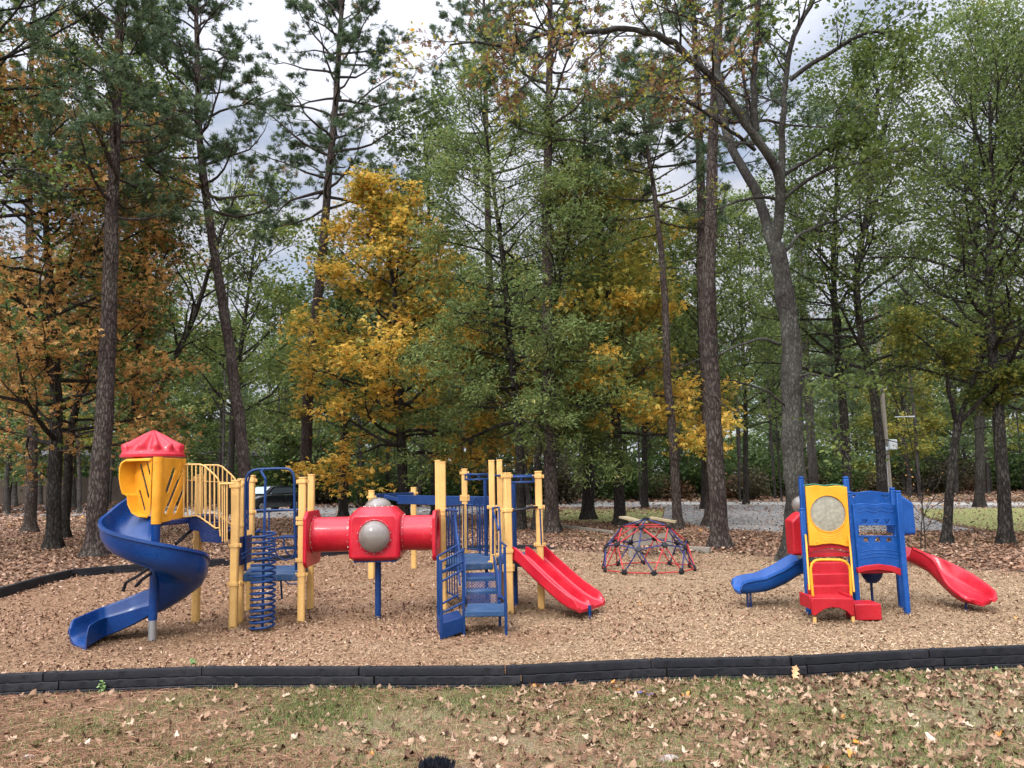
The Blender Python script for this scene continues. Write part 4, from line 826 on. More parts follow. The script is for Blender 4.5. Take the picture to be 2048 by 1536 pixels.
L_yel0 = leafmat('gold_leaf', [(0, (0.212, 0.177, 0.035)), (.25, (0.496, 0.283, 0.041)), (.6, (0.779, 0.413, 0.053)), (.85, (0.850, 0.555, 0.094)), (1, (0.732, 0.283, 0.059))], .45)
L_olive = leafmat('turning_leaf', [(0, (0.121, 0.135, 0.027)), (.4, (0.230, 0.230, 0.041)), (.7, (0.419, 0.338, 0.061)), (1, (0.702, 0.419, 0.068))], .45)
L_org = leafmat('orange_maple_leaf', [(0, (.14, .11, .04)), (.25, (.30, .17, .055)), (.55, (.50, .27, .08)), (.85, (.62, .37, .13)), (1, (.50, .20, .07))], .5)
L_pine = leafmat('pine_needles', [(0, (0.042, 0.075, 0.036)), (.5, (0.083, 0.128, 0.057)), (.9, (0.150, 0.195, 0.090)), (1, (0.300, 0.195, 0.090))], .2)
L_brown = leafmat('brown_oak_leaf', [(0, (.09, .045, .02)), (.5, (.19, .10, .045)), (1, (.30, .17, .075))], .3)
L_under = leafmat('undergrowth_leaf', [(0, (.035, .032, .018)), (.4, (.075, .065, .032)), (.7, (.12, .10, .045)), (1, (.20, .13, .06))], .3)
L_far = leafmat('far_leaf', [(0, (0.083, 0.128, 0.045)), (.5, (0.150, 0.210, 0.068)), (.85, (0.270, 0.300, 0.090)), (1, (0.480, 0.375, 0.105))], .4)
def tubes(paths, k):
    """paths: list of (pts Nx3, radii N) -> verts, quads"""
    Vs, Fs, base_ = [], [], 0; ang = np.arange(k) * 2 * np.pi / k; ca, sa = np.cos(ang), np.sin(ang)
    for pts, rad in paths:
        n = len(pts); T = np.gradient(pts, axis=0); T /= np.linalg.norm(T, axis=1)[:, None] + 1e-9
        ref = np.array([0, 0, 1.]) if abs(T[0][2]) < .8 else np.array([1., 0, 0])
        x = np.cross(T, ref); x /= np.linalg.norm(x, axis=1)[:, None] + 1e-9; y = np.cross(T, x)
        Vs.append((pts[:, None, :] + rad[:, None, None] * (x[:, None, :] * ca[None, :, None] + y[:, None, :] * sa[None, :, None])).reshape(-1, 3))
        i = np.arange(n - 1)[:, None] * k; j = np.arange(k)[None, :]; j2 = (j + 1) % k
        Fs.append((np.stack([i + j, i + j2, i + k + j2, i + k + j], -1).reshape(-1, 4)) + base_); base_ += n * k
    return np.concatenate(Vs), np.concatenate(Fs)
def unit(v): return v / (np.linalg.norm(v, axis=-1, keepdims=True) + 1e-9)
def branch(p0, d, L, r0, r1, n, rg, wob=.15, up=.0):
    pts = [p0]; d = d / np.linalg.norm(d); st = L / (n - 1)
    for i in range(n - 1):
        d = d + rg.normal(0, wob, 3) + np.array([0, 0, up / n]); d = d / np.linalg.norm(d); pts.append(pts[-1] + d * st)
    return np.array(pts), np.linspace(r0, r1, n)
def side(d, a, rg, flat=.5):
    q = rg.normal(size=3); q[2] *= flat; q -= d * np.dot(q, d); q /= np.linalg.norm(q) + 1e-9; return d * math.cos(a) + q * math.sin(a)
def interp_path(pts, rad, t):
    s_ = np.linspace(0, 1, len(pts)); return np.array([np.interp(t, s_, pts[:, j]) for j in range(3)]), float(np.interp(t, s_, rad))
def scatter_tpl(tv, tf, pos, R3, sc):
    n = len(pos); V = (R3 @ (tv.T[None] * sc[:, None, None])).transpose(0, 2, 1) + pos[:, None, :]
    F_ = tf[None] + (np.arange(n) * len(tv))[:, None, None]; return V.reshape(-1, 3), F_.reshape(-1, tf.shape[1])
def frames(nz, rg, xdir=None):
    x = rg.normal(size=nz.shape) if xdir is None else xdir; x = unit(x - nz * (x * nz).sum(1)[:, None]); y = np.cross(nz, x); return np.stack([x, y, nz], -1)
LEAF_V = np.array([[0, 0, 0], [.5, .34, .07], [1, 0, -.06], [.5, -.34, .07]]); LEAF_F = np.array([[0, 1, 2, 3]])
NARROW_V = np.array([[0, 0, 0], [.5, .16, .03], [1, 0, -.05], [.5, -.16, .03]])
# maple-like leaf: three pointed lobes as three quads
MAPLE_V = np.array([[0, 0, 0], [.45, .20, .05], [1, 0, -.08], [.45, -.20, .05], [.42, .26, .02], [.60, .58, -.1], [.10, .36, 0], [.42, -.26, .02], [.60, -.58, -.1], [.10, -.36, 0]])
MAPLE_F = np.array([[0, 1, 2, 3], [0, 6, 5, 4], [0, 7, 8, 9], [0, 4, 1, 3], [0, 3, 7, 0]])[:3]
def tuft(nn=26, L=.19, wd=.012, seed=1):
    rg = np.random.default_rng(seed); V_, F_ = [], []
    for i in range(nn):
        d = unit(np.array([rg.uniform(-.15, 1.0), rg.normal() * .75, rg.normal() * .75])); s_ = unit(np.cross(d, rg.normal(size=3))) * wd; o = np.array([rg.uniform(-.08, .08), 0, 0]); b = len(V_)
        l_ = L * rg.uniform(.7, 1.1); V_ += [o - s_, o + s_, o + d * l_]; F_.append((b, b + 1, b + 2))
    return np.array(V_), np.array(F_)
TUFT_V, TUFT_F = tuft()
def crown_mesh(name, kind, pts, dirs, size, mat, rg, spread, upb=.8, vmean=.5, vstd=.16, clus=None):
    n = len(pts); pos = pts + rg.normal(0, 1, (n, 3)) * np.array([spread, spread, spread * .55])
    cv = (clus if clus is not None else rg.normal(0, 1, n)) * .11
    v = np.clip(vmean + cv + rg.normal(0, vstd, n), 0, 1)
    if kind == 'pine':
        Rm = frames(unit(rg.normal(size=(n, 3))), rg); x = unit(dirs + rg.normal(0, .35, (n, 3))); z = unit(np.cross(x, rg.normal(size=(n, 3)))); y = np.cross(z, x); Rm = np.stack([x, y, z], -1)
        V_, F_ = scatter_tpl(TUFT_V, TUFT_F, pos, Rm, size * rg.uniform(.75, 1.25, n)); k = len(TUFT_F)
    else:
        nz = unit(rg.normal(0, 1, (n, 3)) * .62 + np.array([0, 0, upb])); x = dirs + rg.normal(0, .8, (n, 3)) + np.array([0, 0, -.25])
        tv, tf = {'leaf': (LEAF_V, LEAF_F), 'narrow': (NARROW_V, LEAF_F), 'maple': (MAPLE_V, MAPLE_F)}[kind]
        V_, F_ = scatter_tpl(tv, tf, pos, frames(nz, rg, x), size * rg.uniform(.65, 1.3, n)); k = len(tf)
    return V_, F_, np.repeat(v, k)
def tree(label, base_p, trunk, limbs, fol, barkm, group=None, name='tree', cat='tree', seed=0, kt=14, flare=1.5, lumps=0.0, extra=None, stubs=None, rough=0.0):
    """trunk: (pts, radii); limbs: dict(z0,z1,n,L(f),el(f),sub,twig); fol: dict(kind,mat,size,n,spread)"""
    rg = np.random.default_rng(seed + 1000); base_p = np.array(base_p, float); root = thing(name, label, cat, base_p, group)
    P, Rr = np.array(trunk[0], float), np.array(trunk[1], float)
    s_ = np.r_[0, np.cumsum(np.linalg.norm(np.diff(P, axis=0), axis=1))]; n = max(10, int(s_[-1] / (.12 if rough else .35))); u = np.linspace(0, s_[-1], n)
    T = np.stack([np.interp(u, s_, P[:, j]) for j in range(3)], 1)
    for _ in range(3): T[1:-1] = (T[:-2] + 2 * T[1:-1] + T[2:]) / 4
    T[1:, :2] += np.cumsum(rg.normal(0, .008, (n - 1, 2)), 0); rad = np.interp(u, s_, Rr)
    rad *= 1 + flare * np.exp(-u / .18) * .45; rad *= 1 + lumps * rg.normal(0, 1, n); T[0, 2] = -.1
    V_, F_ = tubes([(T, rad)], kt)
    if flare > .8:                                   # root flare: irregular toes
        z = V_[:, 2]; c = np.stack([np.interp(z, T[:, 2], T[:, 0]), np.interp(z, T[:, 2], T[:, 1])], 1); dv_ = V_[:, :2] - c; a = np.arctan2(dv_[:, 1], dv_[:, 0])
        V_[:, :2] = c + dv_ * (1 + .22 * np.exp(-np.maximum(z, 0) / .22) * np.sin(5 * a + seed) + .02 * np.sin(3 * a + z * 2))[:, None]
    if rough:
        z = V_[:, 2]; c = np.stack([np.interp(z, T[:, 2], T[:, 0]), np.interp(z, T[:, 2], T[:, 1])], 1); dv_ = V_[:, :2] - c; a = np.arctan2(dv_[:, 1], dv_[:, 0]); bump_ = np.zeros(len(z))
        for q_ in range(16): zc_, ac_, am_ = rg.uniform(.8, T[-1, 2]), rg.uniform(-3.14, 3.14), rg.uniform(.5, 1.6); bump_ += am_ * np.exp(-((z - zc_) / .16) ** 2 - (np.angle(np.exp(1j * (a - ac_))) / .55) ** 2)
        V_[:, :2] = c + dv_ * (1 + rough * (bump_ + .5 * np.sin(3 * a + 2.1 * z) + .35 * np.sin(7 * a - 5 * z)))[:, None]
    stl = []
    for i in range(stubs[0] if stubs else 0):
        z = stubs[1] + (stubs[2] - stubs[1]) * rg.uniform(0, 1); p = np.array([np.interp(z, T[:, 2], T[:, 0]), np.interp(z, T[:, 2], T[:, 1]), z]); az = rg.uniform(0, 6.28)
        q, qr = branch(p, np.array([math.cos(az), math.sin(az), rg.uniform(-.3, .35)]), rg.uniform(.25, 1.3), .022, .004, 6, rg, .2, -.1); stl.append((q, qr))
    if stl: Vs_, Fs_ = tubes(stl, 4); F_ = np.concatenate([F_, Fs_ + len(V_)]); V_ = np.concatenate([V_, Vs_])
    link('trunk', fastmesh('trunk', V_ - base_p, F_, [barkm], smooth=True), root)
    big, small, lp, ld, cl = [], [], [], [], []
    def grow(pts, rads, sub, twig, fine, f0=.3):
        big.append((pts, rads)); L = np.linalg.norm(np.diff(pts, axis=0), axis=1).sum()
        for j in range(sub):
            t = f0 + (1 - f0) * (j + rg.uniform(0, 1)) / sub; p, r_ = interp_path(pts, rads, t); i = min(len(pts) - 2, int(t * (len(pts) - 1))); d = unit(pts[i + 1] - pts[i])
            l2 = L * fine * (1.15 - .6 * t) * rg.uniform(.7, 1.2); q, qr = branch(p, side(d, R(rg.uniform(28, 62)), rg), l2, max(.006, r_ * .5), .004, 5, rg, .16, .15); small.append((q, qr))
            c = rg.normal()
            for k_ in range(twig):
                t2 = .25 + .75 * (k_ + rg.uniform(0, 1)) / twig; p2, r2 = interp_path(q, qr, t2); d2 = unit(q[-1] - q[0]); e = side(d2, R(rg.uniform(20, 65)), rg); l3 = l2 * .38 * rg.uniform(.6, 1.3)
                q3 = np.array([p2, p2 + e * l3 * .5 + rg.normal(0, .02, 3), p2 + e * l3 + np.array([0, 0, .03 * l3])]); small.append((q3, np.array([.006, .005, .003])))
                for f in (.35, .7, 1.0): lp.append(p2 + (q3[2] - p2) * f); ld.append(e); cl.append(c)
            lp.append(q[-1]); ld.append(unit(q[-1] - q[-2])); cl.append(c)
    if extra:
        for ex in extra: grow(np.array(ex['pts']), np.array(ex['rad']), ex.get('sub', 8), ex.get('twig', 4), ex.get('fine', .35), ex.get('f0', .3))
    if limbs:
        zs = T[:, 2]; nl = limbs['n']
        for i in range(nl):
            f = (i + rg.uniform(0, 1)) / nl; z = limbs['z0'] + (limbs['z1'] - limbs['z0']) * f; p = np.array([np.interp(z, zs, T[:, 0]), np.interp(z, zs, T[:, 1]), z]); r_ = np.interp(z, zs, rad)
            az = i * 2.39996 + rg.uniform(-.5, .5); el = R(limbs['el'](f) + rg.uniform(-12, 12)); L = limbs['L'](f) * rg.uniform(.75, 1.2)
            pts, rads = branch(p, np.array([math.cos(az) * math.cos(el), math.sin(az) * math.cos(el), math.sin(el)]), L, min(r_ * .5, .012 + L * .014), .008, 8, rg, limbs.get('wob', .12), limbs.get('up', .25))
            grow(pts, rads, limbs.get('sub', 6), limbs.get('twig', 4), limbs.get('fine', .42), limbs.get('f0', .25))
    if big or small:
        V1, F1 = tubes(big, 6) if big else (np.zeros((0, 3)), np.zeros((0, 4), int)); V2, F2 = tubes(small, 3)
        link('branches', fastmesh('branches', np.concatenate([V1, V2]) - base_p, np.concatenate([F1, F2 + len(V1)]), [barkm], smooth=True), root)
    for fo in (fol if isinstance(fol, list) else [fol] if fol else []):
        lpA, ldA, clA = np.array(lp), np.array(ld), np.array(cl)
        if 'where' in fo: k_ = fo['where'](lpA); lpA, ldA, clA = lpA[k_], ldA[k_], clA[k_]
        if len(lpA) == 0: continue
        # leave natural gaps: some twigs carry few leaves
        wgt = rg.gamma(.7, 1, len(lpA)) * (fo['w'](lpA) if 'w' in fo else 1); idx = rg.choice(len(lpA), fo['n'], p=wgt / wgt.sum())
        V_, F_, v = crown_mesh('crown', fo['kind'], lpA[idx], ldA[idx], fo['size'], fo['mat'], rg, fo['spread'], fo.get('up', .8), fo.get('vm', .5), fo.get('vs', .16), clA[idx])
        keep = V_.reshape(len(v), -1, 3) if False else None
        link('crown', fastmesh('crown', V_ - base_p, F_, [fo['mat']], v), root)
    return root
def trunk_px(px, Y, r0, r1, ztop=None, Ys=None):
    """trunk traced through pixel points at depth Y; first point is snapped to the ground"""
    b0 = B(px[0][0], Y); pts = [b0]
    for i, (x, y) in enumerate(px[1:]): pts.append(Q(x, y, Y if Ys is None else Ys[i + 1]))
    if ztop and ztop > pts[-1][2]:
        d = pts[-1] - pts[-2]; d = d / max(d[2], .01); pts.append(pts[-1] + d * (ztop - pts[-1][2]) * np.array([.6, 1, 1]))
    pts = np.array(pts); z = pts[:, 2]; return pts[0], (pts, r0 + (r1 - r0) * (z / z[-1]) ** 1.2)
def pine(label, px, Y, r0, ztop, zc, Lmax, n, seed, tufts=1500, el=lambda f: -5 + 45 * f, group='tall pines around the playground', kt=16, sub=6, size=1.0, lab_name='pine_tree', vm=.5):
    bp_, tr = trunk_px(px, Y, r0, r0 * .28, ztop)
    return tree(label, bp_, tr, dict(z0=zc, z1=tr[0][-1][2] - .2, n=n, L=lambda f: Lmax * (1.0 - .55 * f), el=el, sub=sub, twig=4, fine=.40, wob=.16, up=.5, f0=.35),
                dict(kind='pine', mat=L_pine, size=size, n=tufts, spread=.07, vm=vm), Bk_pine, group, lab_name, 'pine tree', seed, kt, lumps=.02, stubs=(18, 2.6, zc + 1))
pine('tall straight pine just left of the spiral slide, with orange leaves across its trunk', [(190, 1110), (196, 1000), (206, 860), (213, 700), (220, 540), (222, 400), (229, 200), (235, 20)], 18.9, .235, 16, 8.4, 2.6, 40, 1, 2200, size=.85)
pine('tall pine leaning left, its trunk rising behind the blue access arch', [(497, 1075), (490, 960), (484, 880), (466, 720), (448, 600), (430, 500), (417, 400), (405, 300), (400, 180), (395, 40)], 24.5, .20, 19.5, 10.6, 3.1, 46, 2, 3400, size=.85)
pine('tall pine behind the left end of the red tube, passing through the yellow maple', [(606, 1060), (611, 920), (624, 720), (645, 540), (660, 350), (676, 200), (690, 20)], 31.5, .25, 25.5, 13, 4.4, 60, 3, 4700, size=.95)
pine('slender pine with dark knots, directly behind the dome climber', [(1356, 1060), (1346, 900), (1333, 760), (1330, 650), (1322, 500), (1305, 350), (1290, 250)], 24.5, .155, 15.0, 10.0, 3.0, 30, 4, 1100, sub=5)
pine('straight pine with flared base between dome climber and toddler climber', [(1441, 1098), (1434, 960), (1428, 800), (1423, 640), (1422, 500), (1430, 250), (1440, 30)], 17.9, .20, 17, 10.2, 2.6, 22, 5, 900)
pine('dark pine standing just behind the flared pine right of the dome', [(1424, 1052), (1414, 800), (1405, 600), (1400, 400), (1394, 240), (1388, 60)], 25.5, .22, 21, 12, 3.4, 34, 6, 1500)
pine('tall forked pine rising from the willow oaks right of the crawl tube', [(1104, 1066), (1102, 880), (1098, 650), (1096, 400), (1100, 200), (1104, 60)], 24.0, .22, 20.5, 12.5, 3.2, 34, 7, 1400)
pine('far pine between the crawl tube pine and the centre, top against the sky', [(985, 1040), (984, 700), (978, 400), (975, 200), (972, 80)], 33, .22, 23.5, 15, 3.8, 36, 8, 1600)
pine('pine at the left frame edge behind the orange maple', [(60, 1040), (62, 700), (60, 400), (64, 100)], 30, .22, 22, 12, 3.4, 34, 9, 1500)
# ---- broadleaf trees
def broad(label, px, Y, r0, ztop, z0, Lf, n, fols, seed, el=lambda f: 12 + 50 * f, bm=None, group='broadleaf trees around the playground', sub=6, twig=4, r1=.03, extra=None, kt=14, flare=1.2, lumps=0., wob=.14, name='tree', cat='tree', z1=None, fine=.42, up=.25):
    bp_, tr = trunk_px(px, Y, r0, r1, ztop)
    stubs_ = (8, 2.0, z0 + 2) if n else None
    return tree(label, bp_, tr, dict(z0=z0, z1=(z1 or tr[0][-1][2] - .1), n=n, L=Lf, el=el, sub=sub, twig=twig, wob=wob, up=up, fine=fine) if n else None, fols, bm or Bk_dark, group, name, cat, seed, kt, flare, extra=extra, lumps=max(lumps, .02), stubs=stubs_)
hump = lambda a, b_, c: (lambda f: a + (b_ - a) * math.sin(math.pi * min(1, f * .9 + .12)) ** .8 if f < .5 else b_ + (c - b_) * (f - .5) * 2)
# yellow maple behind the crawl tube
ztop = lambda py, Y, px=800: Q(px, py, Y)[2]
broad('bright yellow maple behind the red crawl tube', [(810, 1035), (806, 900), (800, 740), (790, 560), (765, 470), (745, 430)], 28.5, .20, ztop(400, 28.5, 745), 2.6, lambda f: 4.9 * (1 - .80 * f) + .3, 58,
      [dict(kind='maple', mat=L_yel, size=.165, n=17500, spread=.18, vm=.56, up=1.2, w=lambda p: 1 + 1.0 * (p[:, 2] < 6.6)), dict(kind='maple', mat=L_olive, size=.16, n=8500, spread=.3, vm=.3)], 21, el=lambda f: -2 + 45 * f, sub=8, twig=5)
broad('second yellow maple, half hidden behind the willow oaks right of centre', [(1240, 1048), (1233, 880), (1226, 700), (1208, 520), (1200, 440)], 26.5, .20, ztop(400, 26.5, 1200), 3.0, lambda f: 3.0 * (1 - .6 * f) + .5, 36,
      [dict(kind='maple', mat=L_yel, size=.15, n=8500, spread=.2, vm=.5, where=lambda p: p[:, 2] < 7.5), dict(kind='maple', mat=L_olive, size=.17, n=8640, spread=.3, vm=.5)], 22, el=lambda f: 5 + 40 * f, sub=7)
# willow oaks in the centre: long drooping green crown
broad('multi-stemmed willow oak with drooping grey-green crown behind the double slide', [(1042, 1064), (1040, 900), (1020, 700), (1005, 520), (980, 330), (965, 240)], 25.5, .16, ztop(200, 25.5, 960), 3.2, lambda f: 3.4 * (1 - .5 * f) + .6, 60,
      [dict(kind='narrow', mat=L_willow, size=.15, n=40000, spread=.2, vm=.5, w=lambda p: 1 + 1.2 * (p[:, 2] < 6.5))], 23, el=lambda f: -5 + 45 * f, sub=8, twig=5, up=-.1)
broad('willow oak stem leaning right behind the slide posts', [(1073, 1062), (1075, 900), (1090, 700), (1130, 480), (1160, 330)], 25.0, .13, ztop(250, 25, 1160), 3.0, lambda f: 3.0 * (1 - .5 * f) + .5, 46,
      [dict(kind='narrow', mat=L_willow, size=.15, n=24000, spread=.2, vm=.5, w=lambda p: 1 + 1.0 * (p[:, 2] < 6))], 24, el=lambda f: -8 + 45 * f, sub=8, twig=5, up=-.15)
broad('green broadleaf tree with open top left of the willow oaks', [(870, 1040), (872, 800), (868, 600), (862, 400), (850, 260)], 34, .18, ztop(270, 34, 850), 6, lambda f: 3.6 * (1 - .45 * f) + .6, 44,
      [dict(kind='leaf', mat=L_willow, size=.18, n=10080, spread=.25, vm=.45)], 25, el=lambda f: 15 + 45 * f, sub=7)
broad('dark-trunked tree with flared base left of the second yellow maple', [(1176, 1036), (1178, 900), (1186, 780), (1195, 600), (1200, 420)], 31.0, .26, ztop(300, 31, 1200), 4.5, lambda f: 3.2 * (1 - .4 * f) + .6, 34,
      [dict(kind='leaf', mat=L_oak, size=.17, n=10800, spread=.35, vm=.6)], 26)
broad('short dark tree trunk behind the red crawl tube left end', [(686, 1032), (687, 950), (688, 880), (684, 760), (678, 640)], 36, .23, ztop(560, 36, 680), 3.6, lambda f: 3.2 * (1 - .4 * f) + .6, 26,
      [dict(kind='leaf', mat=L_green, size=.2, n=7920, spread=.35, vm=.35)], 27)
broad('green tree rising left of the yellow maple, against the sky', [(455, 1010), (468, 800), (495, 600), (515, 470)], 41, .22, ztop(455, 41, 515), 5, lambda f: 4.4 * (1 - .5 * f) + .8, 40,
      [dict(kind='leaf', mat=L_green, size=.22, n=9360, spread=.3, vm=.5)], 28)
# orange maples and oak at the left
broad('large orange maple at the left frame edge', [(106, 1038), (110, 940), (116, 800), (100, 600), (90, 420), (85, 300)], 21.5, .20, ztop(220, 21.5, 85), 2.6, lambda f: 3.6 * (1 - .35 * f) + .4, 56,
      [dict(kind='maple', mat=L_org, size=.15, n=12000, spread=.2, vm=.5), dict(kind='maple', mat=L_oak, size=.15, n=5040, spread=.3, vm=.3)], 29, el=lambda f: 0 + 45 * f, sub=7, twig=5)
broad('smaller orange maple partly hidden behind the straight left pine', [(128, 1030), (140, 850), (190, 680), (250, 560), (300, 480)], 26, .16, ztop(430, 26, 300), 3.2, lambda f: 2.8 * (1 - .4 * f) + .4, 34,
      [dict(kind='maple', mat=L_org, size=.16, n=7000, spread=.24, vm=.55), dict(kind='leaf', mat=L_green, size=.15, n=5040, spread=.3, vm=.3)], 30, sub=7)
broad('dark green oak filling the top left corner', [(-260, 1130), (-250, 800), (-200, 500), (-110, 250), (-40, 60)], 18.5, .22, 16.5, 7.6, lambda f: 5.2 * (1 - .25 * f) + .6, 60,
      [dict(kind='leaf', mat=L_oak, size=.10, n=27000, spread=.2, vm=.5)], 31, sub=8, twig=5)
broad('green oak crown beside the straight left pine, against the sky', [(262, 1030), (268, 860), (280, 640), (290, 460), (296, 330)], 27, .17, ztop(130, 27, 290), 5.0, lambda f: 2.3 * (1 - .3 * f) + .5, 40,
      [dict(kind='leaf', mat=L_oak, size=.16, n=12240, spread=.35, vm=.45)], 32, sub=7)
# bare snag
broad('bare leaning dead tree with broken trunk, left of the leaning pine', [(258, 1012), (272, 900), (292, 820), (340, 740), (395, 620), (430, 500), (470, 400)], 33, .22, ztop(380, 33, 470), 6.5, lambda f: 4.2 * (1 - .4 * f), 22, None, 33, el=lambda f: 30 + 30 * f, sub=7, twig=5, r1=.03)
# hero oak
Yo = 15.0
o_tr = [(1592, 1122), (1590, 1040), (1584, 900), (1574, 760), (1566, 660), (1560, 590), (1553, 530), (1546, 490)]
bo = B(1592, Yo); op = [bo] + [Q(x, y, Yo) for x, y in o_tr[1:]]; orad = [.26, .212, .19, .18, .168, .16, .162, .14]
def LP(px, Y0, Y1): n = len(px); return [Q(x, y, Y0 + (Y1 - Y0) * i / (n - 1)) for i, (x, y) in enumerate(px)]
def lim(px, Y0, Y1, ra, rb, **k):
    p = np.array(LP(px, Y0, Y1)); s_ = np.r_[0, np.cumsum(np.linalg.norm(np.diff(p, axis=0), axis=1))]; n = max(8, int(s_[-1] / .22)); u = np.linspace(0, s_[-1], n)
    q = np.stack([np.interp(u, s_, p[:, j]) for j in range(3)], 1); q[1:-1] = (q[:-2] + 2 * q[1:-1] + q[2:]) / 4; rg = np.random.default_rng(int(px[0][0] + px[-1][0])); q[2:-1] += rg.normal(0, .012, (n - 3, 3))
    return dict(pts=q, rad=np.linspace(ra, rb, n), **k)
ext = [lim([(1548, 500), (1539, 470), (1519, 393), (1491, 342), (1468, 308), (1450, 256), (1437, 191), (1432, 100), (1440, -60)], Yo, Yo + 1.6, .112, .045, sub=12, twig=5, fine=.22, f0=.3),
       lim([(1548, 500), (1557, 450), (1562, 400), (1560, 350), (1546, 322), (1519, 290), (1495, 253), (1461, 198), (1440, 167), (1392, 130), (1348, 82), (1329, 76), (1290, 60), (1244, 55), (1200, 66), (1158, 67), (1120, 66), (1090, 63), (1064, 80), (1039, 90), (987, 92), (947, 82), (900, 90)], Yo, Yo - 3.6, .108, .016, sub=30, twig=6, fine=.17, f0=.22),
       lim([(1512, 262), (1507, 200), (1509, 137), (1515, 60), (1519, -60)], Yo - .5, Yo - .8, .07, .04, sub=9, fine=.25),
       lim([(1562, 380), (1566, 300), (1563, 239), (1572, 150), (1584, 68), (1610, 30), (1632, -10), (1660, -80)], Yo, Yo - .8, .072, .04, sub=14, twig=5, fine=.27),
       lim([(1570, 349), (1610, 322), (1656, 297), (1686, 290), (1730, 240)], Yo, Yo - 1, .04, .012, sub=14, twig=6, fine=.34),
       lim([(1565, 400), (1620, 352), (1686, 331), (1734, 325), (1800, 300), (1850, 290)], Yo, Yo - 1.6, .045, .010, sub=18, twig=6, fine=.3),
       lim([(1580, 160), (1610, 135), (1656, 109), (1700, 82), (1741, 60), (1792, 68), (1801, 100), (1806, 126)], Yo - .5, Yo - 2, .05, .012, sub=20, twig=6, fine=.3),
       lim([(1556, 400), (1530, 392), (1505, 393), (1470, 405), (1430, 420), (1389, 425)], Yo, Yo - 1.2, .035, .010, sub=8, fine=.22),
       lim([(1560, 690), (1539, 680), (1512, 677), (1470, 695), (1430, 712), (1382, 721), (1350, 740)], Yo, Yo - 1.5, .035, .008, sub=9, twig=3, fine=.2),
       lim([(1575, 815), (1553, 796), (1520, 775), (1485, 766), (1450, 758), (1416, 759)], Yo, Yo - 1.5, .03, .007, sub=8, twig=3, fine=.22),
       lim([(1578, 760), (1600, 748), (1645, 750), (1690, 766), (1720, 772), (1744, 776)], Yo, Yo - 1.3, .028, .007, sub=8, twig=3, fine=.22),
       lim([(1582, 812), (1610, 832), (1638, 854), (1665, 875), (1690, 892), (1702, 930)], Yo, Yo - 1.2, .02, .006, sub=7, twig=3, fine=.2),
       lim([(1552, 520), (1610, 460), (1680, 440), (1750, 400), (1830, 380)], Yo, Yo + 1.5, .04, .01, sub=16, twig=6, fine=.3),
       lim([(1510, 300), (1440, 245), (1370, 200), (1290, 190), (1220, 195)], Yo - .4, Yo - 2.4, .04, .010, sub=10, twig=4, fine=.22),
       lim([(1120, 75), (1080, 130), (1060, 170), (1015, 195), (985, 230)], Yo - 2.9, Yo - 3.3, .03, .008, sub=7, twig=3, fine=.3)]
tree('big grey oak behind the toddler climber, its long limb arching left across the top', bo, (op, orad), None,
     [dict(kind='maple', mat=L_brown, size=.085, n=1500, spread=.10, vm=.3, up=.3, where=lambda p: (p[:, 0] < 4.9) & (p[:, 2] > 7.5)), dict(kind='leaf', mat=L_olive, size=.08, n=1900, spread=.12, vm=.3, where=lambda p: (p[:, 0] < 4.4) & (p[:, 2] > 7)),
      dict(kind='leaf', mat=L_green, size=.10, n=5040, spread=.16, vm=.25, where=lambda p: p[:, 0] > 4.6)], Bk_oak, 'broadleaf trees around the playground', 'oak_tree', 'oak tree', 40, 32, 1.0, .035, ext, rough=.18)
# dark trunks at the right
broad('dark slim tree behind the toddler climber, left of the utility pole', [(1696, 1012), (1690, 880), (1680, 740), (1668, 600), (1666, 500), (1672, 360)], 27, .17, ztop(220, 27, 1670), 4.5, lambda f: 3.2 * (1 - .3 * f) + .5, 40,
      [dict(kind='leaf', mat=L_green, size=.13, n=13000, spread=.2, vm=.28)], 41, sub=7)
broad('dark forked tree beside the utility pole', [(1768, 1020), (1760, 900), (1746, 780), (1720, 680), (1704, 560), (1720, 460), (1740, 330)], 24.5, .17, ztop(180, 24.5, 1740), 4.5, lambda f: 3.3 * (1 - .3 * f) + .5, 42,
      [dict(kind='leaf', mat=L_green, size=.12, n=14500, spread=.2, vm=.3)], 42, sub=7)
broad('forked young maple right of the red slide, leaning limb reaching right', [(1893, 1090), (1898, 1000), (1905, 900), (1915, 850)], 17.6, .10, 2.9, 0, None, 0,
      [dict(kind='maple', mat=L_olive, size=.085, n=3600, spread=.14, vm=.35), dict(kind='leaf', mat=L_green, size=.085, n=6500, spread=.16, vm=.35)], 43, r1=.085,
      extra=[lim([(1915, 852), (1905, 820), (1900, 780), (1890, 730), (1860, 690), (1820, 660)], 17.6, 16.6, .06, .012, sub=10, twig=5, fine=.35), lim([(1915, 852), (1940, 820), (1975, 790), (2000, 760), (2040, 740)], 17.6, 17.0, .06, .015, sub=10, twig=5, fine=.35), lim([(1918, 838), (1935, 790), (1955, 740), (1980, 680), (1985, 600)], 17.6, 18.5, .055, .015, sub=10, twig=5, fine=.3)])
broad('dark straight tree near the right frame edge', [(2012, 1092), (2006, 960), (1996, 820), (1984, 680), (1976, 560), (1980, 430)], 17.4, .145, ztop(200, 17.4, 1985), 3.2, lambda f: 2.9 * (1 - .2 * f) + .4, 46,
      [dict(kind='leaf', mat=L_green, size=.09, n=15000, spread=.17, vm=.22)], 44, sub=8, twig=5)
broad('leafy green tree just outside the right frame edge', [(2120, 1080), (2115, 800), (2090, 500), (2070, 300)], 19, .17, 11.5, 2.6, lambda f: 3.2 * (1 - .3 * f) + .4, 44,
      [dict(kind='leaf', mat=L_green, size=.10, n=11500, spread=.18, vm=.25)], 45, sub=8, twig=5)
